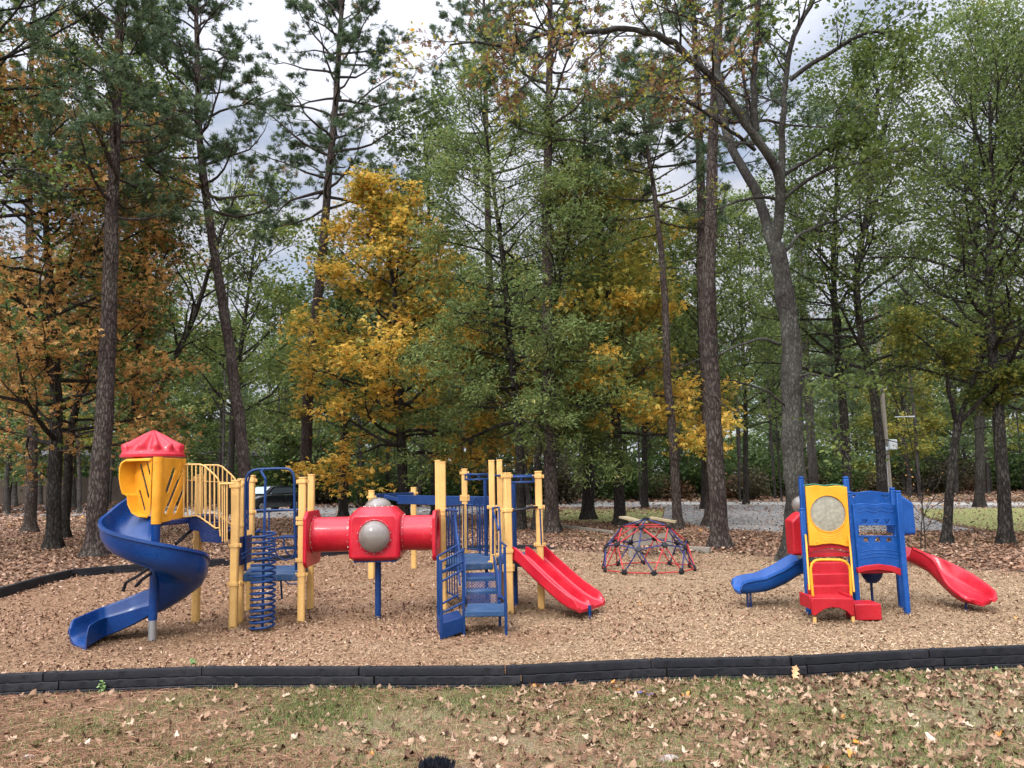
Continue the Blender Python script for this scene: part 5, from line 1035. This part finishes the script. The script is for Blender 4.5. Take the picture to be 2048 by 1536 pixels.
broad('tall pale green tree rising to the top right corner', [(1960, 1012), (1958, 800), (1950, 500), (1948, 300), (1950, 150)], 34, .2, ztop(50, 34, 1950), 7, lambda f: 3.8 * (1 - .5 * f) + .7, 52,
      [dict(kind='leaf', mat=L_willow, size=.16, n=12500, spread=.26, vm=.55)], 46, sub=8)
broad('tall pale green tree at the right frame edge, top against the sky', [(2080, 1012), (2078, 800), (2070, 500), (2060, 300)], 36, .2, ztop(60, 36, 2070), 6, lambda f: 4.0 * (1 - .5 * f) + .7, 50,
      [dict(kind='leaf', mat=L_willow, size=.17, n=11500, spread=.26, vm=.5)], 47, sub=8)
broad('green tree between the flared pine and the big grey oak, filling the gap behind them', [(1408, 1010), (1406, 850), (1398, 700), (1392, 560)], 38, .15, ztop(470, 38, 1392), 4, lambda f: 3.8 * (1 - .5 * f) + .5, 40,
      [dict(kind='leaf', mat=L_green, size=.18, n=13000, spread=.28, vm=.4)], 49, sub=7)
broad('pale green tree just left of the big grey oak trunk, behind the road', [(1492, 1008), (1490, 850), (1484, 700), (1480, 560)], 42, .15, ztop(430, 42, 1480), 4, lambda f: 4.0 * (1 - .5 * f) + .5, 40,
      [dict(kind='leaf', mat=L_willow, size=.18, n=13000, spread=.28, vm=.5)], 50, sub=7)
broad('slim yellow-green tree between the dome and the flared pine', [(1290, 1010), (1288, 800), (1280, 600), (1275, 480)], 40, .16, ztop(420, 40, 1275), 4, lambda f: 3.4 * (1 - .4 * f) + .5, 34,
      [dict(kind='leaf', mat=L_olive, size=.22, n=9360, spread=.42, vm=.3)], 48)
# ---------------------------------------------------------------- the woods behind: prototypes copied
def bg_proto(seed, mat, ht, kind='leaf', n=6480, size=.26, wd=3.4, zb=.25, nm='woodland_tree', vm=.5):
    rg = np.random.default_rng(seed); pts = [np.array([0, 0, 0.])]; x = y = 0
    for i in range(6): x += rg.normal(0, .18); y += rg.normal(0, .18); pts.append(np.array([x, y, ht * (i + 1) / 6]))
    return tree('x', (0, 0, 0), (pts, np.linspace(.20, .04, 7)), dict(z0=ht * zb, z1=ht * .97, n=26, L=lambda f: wd * (1 - .55 * f) + .3, el=lambda f: 8 + 45 * f, sub=5, twig=3, fine=.42), dict(kind=kind, mat=mat, size=size, n=n, spread=.36, vm=vm), Bk_far, None, nm, 'tree', seed, 8, .8)
protos = [('green', bg_proto(61, L_far, 17)), ('green', bg_proto(62, L_far, 15, vm=.35, zb=.15)), ('green', bg_proto(63, L_green, 14, vm=.25, wd=3.8, zb=.15)), ('green', bg_proto(64, L_willow, 18, kind='leaf', size=.28)),
          ('turning', bg_proto(65, L_olive, 13, vm=.35, zb=.15)), ('pine', bg_proto(66, L_pine, 20, kind='pine', n=1100, size=1.9, wd=3.2, zb=.5, nm='woodland_pine', vm=.6))]
used = [False] * len(protos)
def put(i, x, y, sc, rz, label, group):
    k, p = protos[i]
    if not used[i]: used[i] = True; o = p
    else:
        o = p.copy(); COL.objects.link(o)
        for ch in p.children: c = ch.copy(); COL.objects.link(c); c.parent = o
    o.location = (x, y, 0); o.scale = sc; o.rotation_euler = (0, 0, rz); o['label'] = label; o['group'] = group
sky_px = [-200, 0, 330, 400, 460, 520, 600, 700, 800, 900, 1000, 1200, 1300, 1400, 1600, 1700, 1850, 2048, 2300]
sky_py = [480, 500, 560, 640, 620, 590, 560, 560, 540, 500, 500, 520, 540, 560, 600, 600, 600, 560, 540]
rgb_ = np.random.default_rng(5); nput = 0
LB = {'green': 'green broadleaf tree standing in the woods behind the car park', 'turning': 'yellow-green broadleaf tree standing in the woods behind the car park', 'pine': 'distant pine standing in the woods behind the car park'}
HT = [17, 15, 14, 18, 13, 20]
for row, (Y0, npx, lowf) in enumerate(((52, 20, .85), (62, 22, .9), (74, 24, .95), (90, 30, 1.0))):
    for j in range(npx):
        px = -150 + 2350 * (j + rgb_.uniform(.1, .9)) / npx; Y = Y0 + rgb_.uniform(-4, 4); top = float(np.interp(px, sky_px, sky_py)); top = 940 - (940 - top) * lowf * rgb_.uniform(.75, 1.0)
        zt_ = Q(px, top, Y)[2]; i = int(rgb_.choice([0, 1, 2, 3, 4, 5], p=[.24, .2, .2, .14, .12, .10])); s_ = max(.5, zt_ / HT[i]); p = B(px, Y)
        if px < 700 and Y < 58 and 380 < px: continue
        if row == 0 and 1250 < px < 1600 and rgb_.random() < .4: continue
        wsc = min(1.25, s_ * .9 + .15); put(i, p[0], Y, (wsc, wsc, s_), rgb_.uniform(0, 6.28), LB[protos[i][0]], {'green': 'green trees of the far woods', 'turning': 'turning trees of the far woods', 'pine': 'pines of the far woods'}[protos[i][0]]); nput += 1
# thin bare trunks in the woods (right and centre)
tb = tree('x', (0, 0, 0), ([np.array([0, 0, 0.]), np.array([.1, 0, 6.]), np.array([.0, .1, 12.]), np.array([.2, 0, 18.])], [.2, .17, .13, .05]), dict(z0=9, z1=17.5, n=10, L=lambda f: 2.2, el=lambda f: 30, sub=4, twig=3), dict(kind='pine', mat=L_pine, size=1.5, n=260, spread=.3, vm=.6), Bk_far, None, 'woodland_pine', 'tree', 71, 8, .6)
protos.append(('trunk', tb)); used.append(False)
for j in range(64):
    px = rgb_.uniform(880, 2050) if j % 5 else rgb_.uniform(200, 880); Y = rgb_.uniform(44, 70); p = B(px, Y); s_ = rgb_.uniform(.6, 1.2); tw_ = rgb_.uniform(.3, .8); put(6, p[0], Y, (s_ * tw_, s_ * tw_, s_), rgb_.uniform(0, 6.28), 'slim bare-trunked pine standing in the woods behind the car park', 'slim pines of the far woods')
# undergrowth shrubs
def shrub_proto(seed, mat, h_, wd, n=3600, size=.2, vm=.3):
    rg = np.random.default_rng(seed); r_ = thing('shrub', 'x', 'shrub', (0, 0, 0)); P_ = []; st_ = []
    for i in range(22):
        a = rg.uniform(0, 6.28); e = rg.uniform(.3, 1.3); q, qr = branch(np.array([rg.normal(0, .1), rg.normal(0, .1), -.02]), np.array([math.cos(a) * math.cos(e) * wd / h_, math.sin(a) * math.cos(e) * wd / h_, math.sin(e)]), h_ * rg.uniform(.6, 1.1), .025, .006, 6, rg, .14, .2); st_.append((q, qr))
        for f in (.35, .5, .65, .8, .95, 1): P_.append(interp_path(q, qr, f)[0])
    V_, F_ = tubes(st_, 4); link('stems', fastmesh('stems', V_, F_, [Bk_far]), r_); P_ = np.array(P_); idx = rg.integers(0, len(P_), n)
    V_, F_, v = crown_mesh('f', 'leaf', P_[idx], rg.normal(size=(n, 3)), size, mat, rg, .30, .7, vm, .16); V_[:, 2] = np.maximum(V_[:, 2], .02); link('foliage', fastmesh('foliage', V_, F_, [mat], v), r_); return r_
sps = [shrub_proto(81, L_oak, 3.2, 2.2, vm=.12, n=2600), shrub_proto(82, L_oak, 2.4, 2.4, vm=.05, n=2800), shrub_proto(83, L_under, 2.6, 2.0, vm=.4, n=2000), shrub_proto(84, L_under, 1.8, 1.8, vm=.6, n=1500), shrub_proto(85, L_brown, 1.2, 1.4, n=900, vm=.2)]
protos += [('shrub', s_) for s_ in sps]; used += [False] * 5
SL = ['tall dark green shrub in the undergrowth at the edge of the woods', 'low dark green shrub in the undergrowth at the edge of the woods', 'sparse brownish shrub in the undergrowth at the edge of the woods', 'low olive-brown shrub in the undergrowth at the edge of the woods', 'small brown shrub in the undergrowth at the edge of the woods']
for j in range(95):
    px = -120 + 2300 * (j + rgb_.uniform(0, 1)) / 95; Y = rgb_.uniform(49, 60) if j % 2 else rgb_.uniform(58, 78)
    if px < 620: Y = rgb_.uniform(60, 64.5) if px > 470 else rgb_.uniform(86, 93)
    i = int(rgb_.choice(5, p=[.34, .24, .22, .12, .08])); s_ = rgb_.uniform(.8, 1.35) * (1.35 if px < 620 else 1); p = B(px, Y); put(7 + i, p[0], Y, (s_ * 1.1, s_ * 1.1, s_), rgb_.uniform(0, 6.28), SL[i], 'undergrowth shrubs of the woods, kind ' + ['one', 'two', 'three', 'four', 'five'][i])
# far wood that reads as one mass
rg = np.random.default_rng(9); n = 60000; xx = rg.uniform(-110, 110, n); yy = rg.uniform(98, 122, n); hh_ = 9 + 3.5 * np.sin(xx * .13) + 2.5 * np.sin(xx * .37 + 1); zz_ = rg.uniform(0, 1, n) ** .8 * hh_
V_, F_, v = crown_mesh('f', 'leaf', np.stack([xx, yy, zz_], 1), rg.normal(size=(n, 3)), .6, L_far, rg, .3, .6, .2, .16); fwo = link('far_woods', fastmesh('far_woods', V_, F_, [L_far], v)); props(fwo, 'dense far wood closing the view behind the trees', 'woods', None, 'stuff')
# ================================================================ litter, chips and grass
rg = np.random.default_rng(77)
def inpoly(x, y, poly):
    r_ = np.zeros(len(x), bool); n = len(poly)
    for i in range(n):
        x0, y0 = poly[i][0], poly[i][1]; x1, y1 = poly[(i + 1) % n][0], poly[(i + 1) % n][1]
        c = ((y0 > y) != (y1 > y)) & (x < (x1 - x0) * (y - y0) / (y1 - y0 + 1e-12) + x0); r_ ^= c
    return r_
def wpoly(px): return [G(x, y) for x, y in px]
def fract(x, y, s_, seed):
    r2 = np.random.default_rng(seed); v = np.zeros(len(x))
    for k in range(7):
        a = r2.uniform(0, 6.28); f = s_ * 1.7 ** (k % 4) * r2.uniform(.7, 1.4); v += np.sin(f * (x * math.cos(a) + y * math.sin(a)) + r2.uniform(0, 6.28)) / (1 + .5 * (k % 4))
    return v / 3
def litmat(name, stops, rough=.85):
    m, t, b = newmat(name); a = nd(t, 'ShaderNodeAttribute', attribute_name='v'); t.links.new(ramp(t, stops, a.outputs['Fac']), b.inputs['Base Color']); b.inputs['Roughness'].default_value = rough; b.inputs['Specular IOR Level'].default_value = .2; return m
K_leaf = litmat('fallen_leaf', [(0, (.07, .033, .02)), (.3, (.16, .083, .048)), (.6, (.27, .16, .10)), (.85, (.40, .28, .20)), (.96, (.48, .38, .28)), (1, (.50, .22, .05))])
K_leafp = litmat('fallen_leaf_pale', [(0, (.06, .030, .018)), (.3, (.16, .090, .052)), (.6, (.29, .185, .115)), (.9, (.44, .32, .225)), (.97, (.50, .40, .30)), (1, (.48, .20, .05))])
K_chip = litmat('wood_chip', [(0, (.07, .04, .022)), (.25, (.15, .09, .05)), (.5, (.24, .155, .088)), (.8, (.34, .235, .14)), (1, (.47, .35, .23))])
K_gr = litmat('grass_blade', [(0, (.05, .065, .02)), (.35, (.10, .125, .035)), (.6, (.16, .18, .055)), (.75, (.24, .20, .10)), (1, (.36, .28, .16))])
K_straw = litmat('pine_straw', [(0, (.09, .04, .024)), (.5, (.20, .095, .055)), (1, (.34, .20, .12))])
# lobed oak leaf with curl, as quads
def oakleaf():
    ys_ = [.04, .10, .30, .13, .36, .15, .30, .10, .0]; xs_ = [0, .12, .24, .34, .5, .62, .76, .88, 1.0]; V_, F_ = [], []
    for x, y in zip(xs_, ys_): z = .5 * (x - .5) ** 2; V_ += [(x - .5, y, z + y * .9 * (.6 + .5 * math.sin(5 * x))), (x - .5, 0, z), (x - .5, -y, z + y * .7 * (.5 + .6 * math.cos(4 * x)))]
    for i in range(8): a = i * 3; F_ += [(a, a + 1, a + 4, a + 3), (a + 1, a + 2, a + 5, a + 4)]
    return np.array(V_), np.array(F_)
OAK_V, OAK_F = oakleaf()
CUP_V = np.array([[-.5, 0, .10], [-.05, .34, .16], [.5, 0, .08], [0, -.32, .12], [0, 0, 0]]); CUP_F = np.array([[0, 4, 1, 1], [1, 4, 2, 2], [2, 4, 3, 3], [3, 4, 0, 0]])[:, :3]
def crumple(seed):
    r2 = np.random.default_rng(seed); V_ = [(0, 0, 0)]; m_ = 18
    for i in range(m_):
        t = 2 * math.pi * i / m_; r_ = .5 * (.50 + .50 * abs(math.cos(2.5 * t)) ** .7) * r2.uniform(.75, 1.1); V_.append((r_ * math.cos(t) * 1.15, r_ * math.sin(t) * .85, .22 * math.sin(2 * t + seed) + .9 * r_ * r_ * r2.uniform(-.2, 1) + r2.normal(0, .04)))
    return np.array(V_), np.array([[0, 1 + i, 1 + (i + 1) % m_] for i in range(m_)])
CR = {'cr%d' % i: crumple(i) for i in range(4)}
CHIP_V = np.array([[-.5, -.12, 0], [.5, -.16, .02], [.46, .14, .10], [-.5, .12, .09]])
def litter(name, x, y, size, mat, kind, label, tilt=.45, z0=.012, vm=.5, vs=.2, zr=.02, vofs=None, cat='leaves'):
    n = len(x); pos = np.stack([x, y, z0 + rg.uniform(0, zr, n)], 1); nz = unit(rg.normal(0, tilt, (n, 3)) * [1, 1, .3] + [0, 0, 1.])
    tv, tf = {**CR, 'oak': (OAK_V, OAK_F), 'cup': (CUP_V, CUP_F), 'chip': (CHIP_V, LEAF_F)}[kind]; s_ = size * rg.uniform(.55, 1.35, n)
    V_, F_ = scatter_tpl(tv, tf, pos, frames(nz, rg), s_); v = np.clip(vm + rg.normal(0, vs, n) + (vofs if vofs is not None else 0), 0, 1); V_[:, 2] = np.maximum(V_[:, 2], .008)
    o = link(name, fastmesh(name, V_, F_, [mat], np.repeat(v, len(tf)))); props(o, label, cat, None, 'stuff'); return o
hole_ok = lambda x, y: np.ones(len(x), bool)
bedxy = bed
# wood chips over the mulch: dense near, thinner far
def sample(n, Y0, Y1, pw=1.0, margin=1.05):
    y = Y0 + (Y1 - Y0) * rg.uniform(0, 1, n) ** pw; x = rg.uniform(-1, 1, n) * y * .675 * margin; return x, y
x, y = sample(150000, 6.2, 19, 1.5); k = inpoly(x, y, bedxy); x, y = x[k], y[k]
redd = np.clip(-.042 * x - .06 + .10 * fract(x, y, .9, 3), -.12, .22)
litter('wood_chips', x, y, .028, K_chip, 'chip', 'loose tan wood chips covering the play area', .5, .008, .52, .22, .012, -redd * 1.1 - .16 * np.clip(fract(x, y, .55, 91), 0, 1) - sum(.22 * np.exp(-(((x - a_) / .8) ** 2 + ((y - b_) / .45) ** 2)) for a_, b_ in ((-4.75, 8.4), (1.05, 9.0), (5.5, 9.2), (4.3, 8.75), (2.9, 10.2), (-.3, 8.4))), 'wood chips')  # darker at slide ends and steps: hollows, with shade painted into the chip colour
x, y = sample(46000, 6.3, 19, 1.0); k = inpoly(x, y, bedxy); x, y = x[k], y[k]; k = rg.uniform(0, 1, len(x)) < np.clip(-.12 + .75 * (y - 7.5) / 9 + .28 * fract(x, y, 1.1, 8) + .3 * np.clip(-x / 3, 0, 1) + sum(.55 * np.exp(-(((x - a_) / .7) ** 2 + ((y - b_) / .35) ** 2)) for a_, b_ in ((1.45, 8.5), (-1.3, 10.4), (2.7, 11.2), (-3.4, 12), (-.6, 8.9), (3.4, 7.6))), .02, 1); x, y = x[k], y[k]
k = y < 11
for i in range(3): litter('mulch_leaves', x[k][i::3], y[k][i::3], .048, K_leaf, 'cr%d' % i, 'brown fallen leaves scattered over the nearer wood chips, lot ' + ['one', 'two', 'three'][i], .4, .010, .50, .15, .01)
litter('mulch_leaves', x[~k], y[~k], .052, K_leaf, 'cup', 'brown fallen leaves scattered over the farther wood chips', .4, .010, .48, .16, .02)
# chips scraped up round the footings
hx_, hy_, hz2 = [], [], []
for P_ in [P1, P2, P3, P4, P5, L1, PC, R1, R1b, R2a, R2b, R2f, R3, R4, cx, B(748, yt), B(1618, 9.5), B(1716, 9.5), B(1815, 9.4), B(1803, 9.85), B(1630, 8.93), B(1706, 8.93), G(190, 1284), G(1180, 1238)]:
    a = rg.uniform(0, 6.28, 110); r_ = .05 + np.abs(rg.normal(0, .075, 110)); hx_.append(P_[0] + r_ * np.cos(a)); hy_.append(P_[1] + r_ * np.sin(a)); hz2.append(np.clip(.05 - .30 * r_, 0, 1) * rg.uniform(.3, 1, 110))
x, y, zz2 = np.concatenate(hx_), np.concatenate(hy_), np.concatenate(hz2)
o = litter('wood_chips', x, y, .034, K_chip, 'chip', 'wood chips heaped round the posts and footings', .6, .006, .42, .2, .004); me_ = o.data; cv_ = np.empty(len(me_.vertices) * 3, np.float32); me_.vertices.foreach_get('co', cv_); cv_ = cv_.reshape(-1, 3); cv_[:, 2] += np.repeat(zz2, 4); me_.vertices.foreach_set('co', cv_.ravel()); me_.update()
# leaf litter beyond the bed
x, y = sample(150000, 8, 42, 1.0, 1.1); k = ~inpoly(x, y, bedxy); x, y = x[k], y[k]
roads = [wpoly([(-300, 1004), (-300, 1036), (0, 1031), (200, 1031), (420, 1036), (640, 1037), (830, 1034), (1010, 1027), (1060, 1012), (1060, 1004)]), wpoly([(1060, 1003), (1060, 1013), (1330, 1017), (1326, 1038), (1420, 1058), (1560, 1065), (1760, 1064), (1962, 1062), (1900, 1050), (1846, 1034), (1836, 1018), (2100, 1013), (2500, 1012), (2500, 1004)]),
         wpoly([(1064, 1018), (1330, 1019), (1322, 1040), (1230, 1046), (1090, 1040), (1020, 1030)]), wpoly([(1842, 1018), (2100, 1015), (2500, 1014), (2500, 1070), (1995, 1064), (1905, 1048), (1850, 1034)])]
on = np.zeros(len(x), bool)
for r_ in roads: on |= inpoly(x, y, r_)
k = ~on | (rg.uniform(0, 1, len(x)) < .10); x, y = x[k], y[k]
litter('leaf_litter', x, y, .082, K_leaf, 'cup', 'brown leaf litter under the trees behind the play area', .5, .01, .40, .2, .05)
x, y = sample(20000, 34, 66, .8, 1.1); on = np.zeros(len(x), bool)
for r_ in roads[:2]: on |= inpoly(x, y, r_)
k = ~on | (rg.uniform(0, 1, len(x)) < .28); x, y = x[k], y[k]; litter('leaf_litter', x, y, .17, K_leaf, 'cup', 'pale fallen leaves strewn over the car park and verge', .4, .016, .62, .2, .04)
x, y = sample(26000, 48, 100, .8, 1.1); litter('leaf_litter', x, y, .3, K_leaf, 'cup', 'red-brown leaf litter on the floor of the far woods', .4, .016, .25, .15, .05)
# foreground lawn: pine straw, grass blades, fallen oak leaves
lawn = [(-7.5, 3.6), (7.5, 3.6)] + [(p[0], p[1]) for p in jw[::-1]]
def near(n): y = rg.uniform(4.1, 6.75, n); x = rg.uniform(-1, 1, n) * y * .70; k = inpoly(x, y, lawn); return x[k], y[k]
STR_V = np.array([[-.5, -.011, 0], [0, -.011, .05], [.5, -.006, 0], [.5, .006, .01], [0, .011, .06], [-.5, .011, .01]]); STR_F = np.array([[0, 1, 4, 5], [1, 2, 3, 4]])
x, y = near(60000); k = rg.uniform(0, 1, len(x)) < np.clip(.42 - .16 * x + .5 * fract(x, y, 1.3, 12), .05, 1); x, y = x[k], y[k]; n = len(x)
V_, F_ = scatter_tpl(STR_V, STR_F, np.stack([x, y, .008 + rg.uniform(0, .012, n)], 1), frames(unit(rg.normal(0, .12, (n, 3)) + [0, 0, 1.]), rg), rg.uniform(.07, .17, n))
o = link('pine_straw', fastmesh('pine_straw', V_, F_, [K_straw], np.repeat(np.clip(rg.normal(.5, .25, n), 0, 1), 2))); props(o, 'red-brown pine straw lying over the lawn', 'pine straw', None, 'stuff')
BL_V = np.array([[-.05, 0, 0], [.05, 0, 0], [.04, .12, .55], [-.03, .12, .55], [.006, .42, .95], [-.006, .42, .95]]); BL_F = np.array([[0, 1, 2, 3], [3, 2, 4, 5]])
x, y = near(260000); fr = fract(x, y, 2.2, 21) + .5 * fract(x, y, 6, 22)
dens = np.clip(.42 + .03 * x + .26 * fr, .08, 1); k = rg.uniform(0, 1, len(x)) < dens; x, y, fr = x[k], y[k], fr[k]; n = len(x)
V_, F_ = scatter_tpl(BL_V, BL_F, np.stack([x, y, np.full(n, .004)], 1), frames(unit(rg.normal(0, .5, (n, 3)) * [1, 1, .2] + [0, 0, 1.]), rg), rg.uniform(.018, .045, n) * (1 + .35 * np.clip(fr, 0, 1)))
o = link('grass_blades', fastmesh('grass_blades', V_, F_, [K_gr], np.repeat(np.clip(rg.normal(.55, .2, n) - .25 * np.clip(fr, -.5, 1), 0, 1), 2))); props(o, 'thin patchy green grass in the foreground', 'grass', None, 'stuff')
jwy = lambda x: np.interp(x, [p[0] for p in jw], [p[1] for p in jw])
x, y = near(11000); edge = np.exp(-(jwy(x) - y) / .35) * (x > -.1); k = rg.uniform(0, 1, len(x)) < np.clip(.10 + .5 / (1 + np.exp(-(x - .7) * 1.6)) * (.55 + .5 * fract(x, y, 2, 31)) + .55 * edge, .05, 1); x, y = x[k], y[k]
k = rg.uniform(0, 1, len(x)) < .22; litter('fallen_leaves', x[k], y[k], .068, K_leafp, 'oak', 'pale brown curled oak leaves fallen on the foreground grass', .4, .012, .42, .22, .02); x, y = x[~k], y[~k]
for i in range(4): litter('fallen_leaves', x[i::4], y[i::4], .062, K_leafp, 'cr%d' % i, 'brown crumpled leaves of the foreground grass, heap ' + ['one', 'two', 'three', 'four'][i], .45, .010, .38, .22, .012)
x, y = near(2600); k = rg.uniform(0, 1, len(x)) < .25 + .07 * x; x, y = x[k], y[k]; litter('fallen_leaves', x, y, .05, K_leafp, 'cr1', 'small crumpled brown leaves fallen on the foreground grass', .6, .018, .45, .25, .02)
# the one tan leaf that leans on the timber, an orange leaf, stones, scraps
def one_leaf(px, py, size, col, label, nz, z=.03, Y=None):
    m, t, b = newmat('leaf'); b.inputs['Base Color'].default_value = (*col, 1); b.inputs['Roughness'].default_value = .8
    p = G(px, py); p[2] = z; Rm = frames(unit(np.array([nz], float)), rg, np.array([[0.35, 0, .9]])); V_, F_ = scatter_tpl(OAK_V, OAK_F, np.zeros((1, 3)), Rm, np.array([size])); o = link('leaf', fastmesh('leaf', V_, F_, [m]), None, p); props(o, label, 'leaf')
one_leaf(1590, 1362, .12, (.62, .36, .17), 'tan oak leaf leaning upright against the black edging', (.1, -1, .25), .07)
one_leaf(1716, 1497, .07, (.75, .22, .02), 'small bright orange leaf lying in the grass at the lower right', (.1, -.1, 1), .03)
stm = paint('field_stone', (.34, .29, .26), .9, .5, (.2, .15, .12), scale=8, bump=.5)
def stone(px, py, sx, sy, sz, label):
    p = G(px, py); b = MB(); r2 = random.Random(px); rs = []
    for i in range(7):
        a = math.pi * (i + .5) / 14 * 1.0; rr_ = math.cos(math.pi / 2 * i / 6.3); rs.append([p + np.array([math.cos(t) * sx * rr_ * (1 + .12 * math.sin(3 * t + px)), math.sin(t) * sy * rr_ * (1 + .1 * math.sin(2 * t)), sz * math.sin(math.pi / 2 * i / 6) - .01]) for t in np.linspace(0, 2 * math.pi, 17)[:-1]])
    b.rings(rs); o = b.build('stone', stm); props(o, label, 'stone')
stone(56, 1516, .052, .035, .03, 'rounded pinkish stone in the grass at the lower left corner'); stone(1338, 1519, .075, .05, .035, 'flat grey stone in the grass at the bottom right of centre')
# small dark ruffled object at the bottom edge
q = G(874, 1540); m, t, b_ = newmat('dark_strands'); b_.inputs['Base Color'].default_value = (.012, .014, .022, 1); b_.inputs['Roughness'].default_value = .45
n = 420; a = rg.uniform(-1, 1, n); x = a * .10; y = rg.uniform(-.10, .03, n); hgt = .055 * np.sqrt(np.maximum(0, 1 - a ** 2)) + .01
ST_V = np.array([[-.08, 0, 0], [.08, 0, 0], [.07, -.35, .6], [-.07, -.35, .6], [.02, -.5, 1], [-.02, -.5, 1]])
nz = unit(rg.normal(0, .22, (n, 3)) + [0, 0, 1.]); V_, F_ = scatter_tpl(ST_V, BL_F, np.stack([x, y, hgt * .4], 1), frames(nz, rg, np.tile([[1., 0, 0]], (n, 1)) + rg.normal(0, .12, (n, 3))), rg.uniform(.04, .06, n))
o = link('brush_head', fastmesh('brush_head', V_, F_, [m]), None, q); props(o, 'dark bristly brush head lying in the grass at the bottom edge', 'brush')
# purple scrap of wrapping by the timber
wm_, t, b_ = newmat('purple_wrapper'); b_.inputs['Base Color'].default_value = (.07, .065, .22, 1); b_.inputs['Roughness'].default_value = .35
for (px, py, lb) in ((1278, 1391, 'crumpled purple wrapper in the grass below the black edging, left scrap'), (1303, 1396, 'crumpled purple wrapper in the grass below the black edging, right scrap')):
    b = MB(); p = G(px, py); r2 = random.Random(px); gr = [[p + np.array([(i - 3) * .010 + r2.uniform(-.003, .003), (j - 2) * .012 + r2.uniform(-.003, .003), .02 + r2.uniform(-.008, .014)]) for j in range(5)] for i in range(7)]
    b.rings(gr, closed_ring=False, caps=False); o = b.build('wrapper', wm_, smooth=False); props(o, lb, 'wrapper')
# weeds against the front edging
wd_, t, b_ = newmat('weed_leaf'); b_.inputs['Base Color'].default_value = (.12, .20, .05, 1); b_.inputs['Roughness'].default_value = .6
for (px, py, h_, lb) in ((205, 1388, .10, 'small leafy weed growing against the second front edging timber'), (385, 1332, .05, 'tiny green weed in the wood chips below the spiral slide'), (1990, 1352, .06, 'grassy green weed tuft against the rightmost edging timber')):
    p = G(px, py); n = 26; ang = rg.uniform(0, 6.28, n); el = rg.uniform(.1, 1.2, n); d = np.stack([np.cos(ang) * np.cos(el), np.sin(ang) * np.cos(el), np.sin(el)], 1)
    V_, F_ = scatter_tpl(LEAF_V, LEAF_F, np.stack([rg.normal(0, .01, n), rg.normal(0, .01, n), rg.uniform(0, h_, n)], 1), frames(unit(rg.normal(0, .5, (n, 3)) + [0, -.3, 1.]), rg, d), rg.uniform(.02, .045, n))
    r_ = thing('weed', lb, 'weed', p); link('foliage', fastmesh('foliage', V_, F_, [wd_]), r_); V_, F_ = tubes([(np.array([[0, 0, 0], [.004, 0, h_ * .6], [0, 0, h_ * 1.1]]), np.array([.002, .002, .001]))], 4); link('stem', fastmesh('stem', V_, F_, [wd_]), r_)
# bare saplings at the right of the toddler climber
for i, (px, Y, h_) in enumerate(((1842, 16.5, 1.5), (1850, 16.8, 1.8))):
    bp0 = B(px, Y); r2 = np.random.default_rng(300 + i)
    tree(['thin bare sapling behind the red curved slide, left of a pair', 'thin bare sapling behind the red curved slide, right of a pair'][i], bp0, ([bp0, bp0 + [.05, 0, h_ * .5], bp0 + [.15 - .2 * i, 0, h_]], [.014, .01, .005]), dict(z0=.3, z1=h_ - .1, n=7, L=lambda f: .6, el=lambda f: 50, sub=3, twig=2), dict(kind='leaf', mat=L_org, size=.06, n=14, spread=.03), Bk_dark, None, 'sapling', 'sapling', 300 + i, 5, 0)
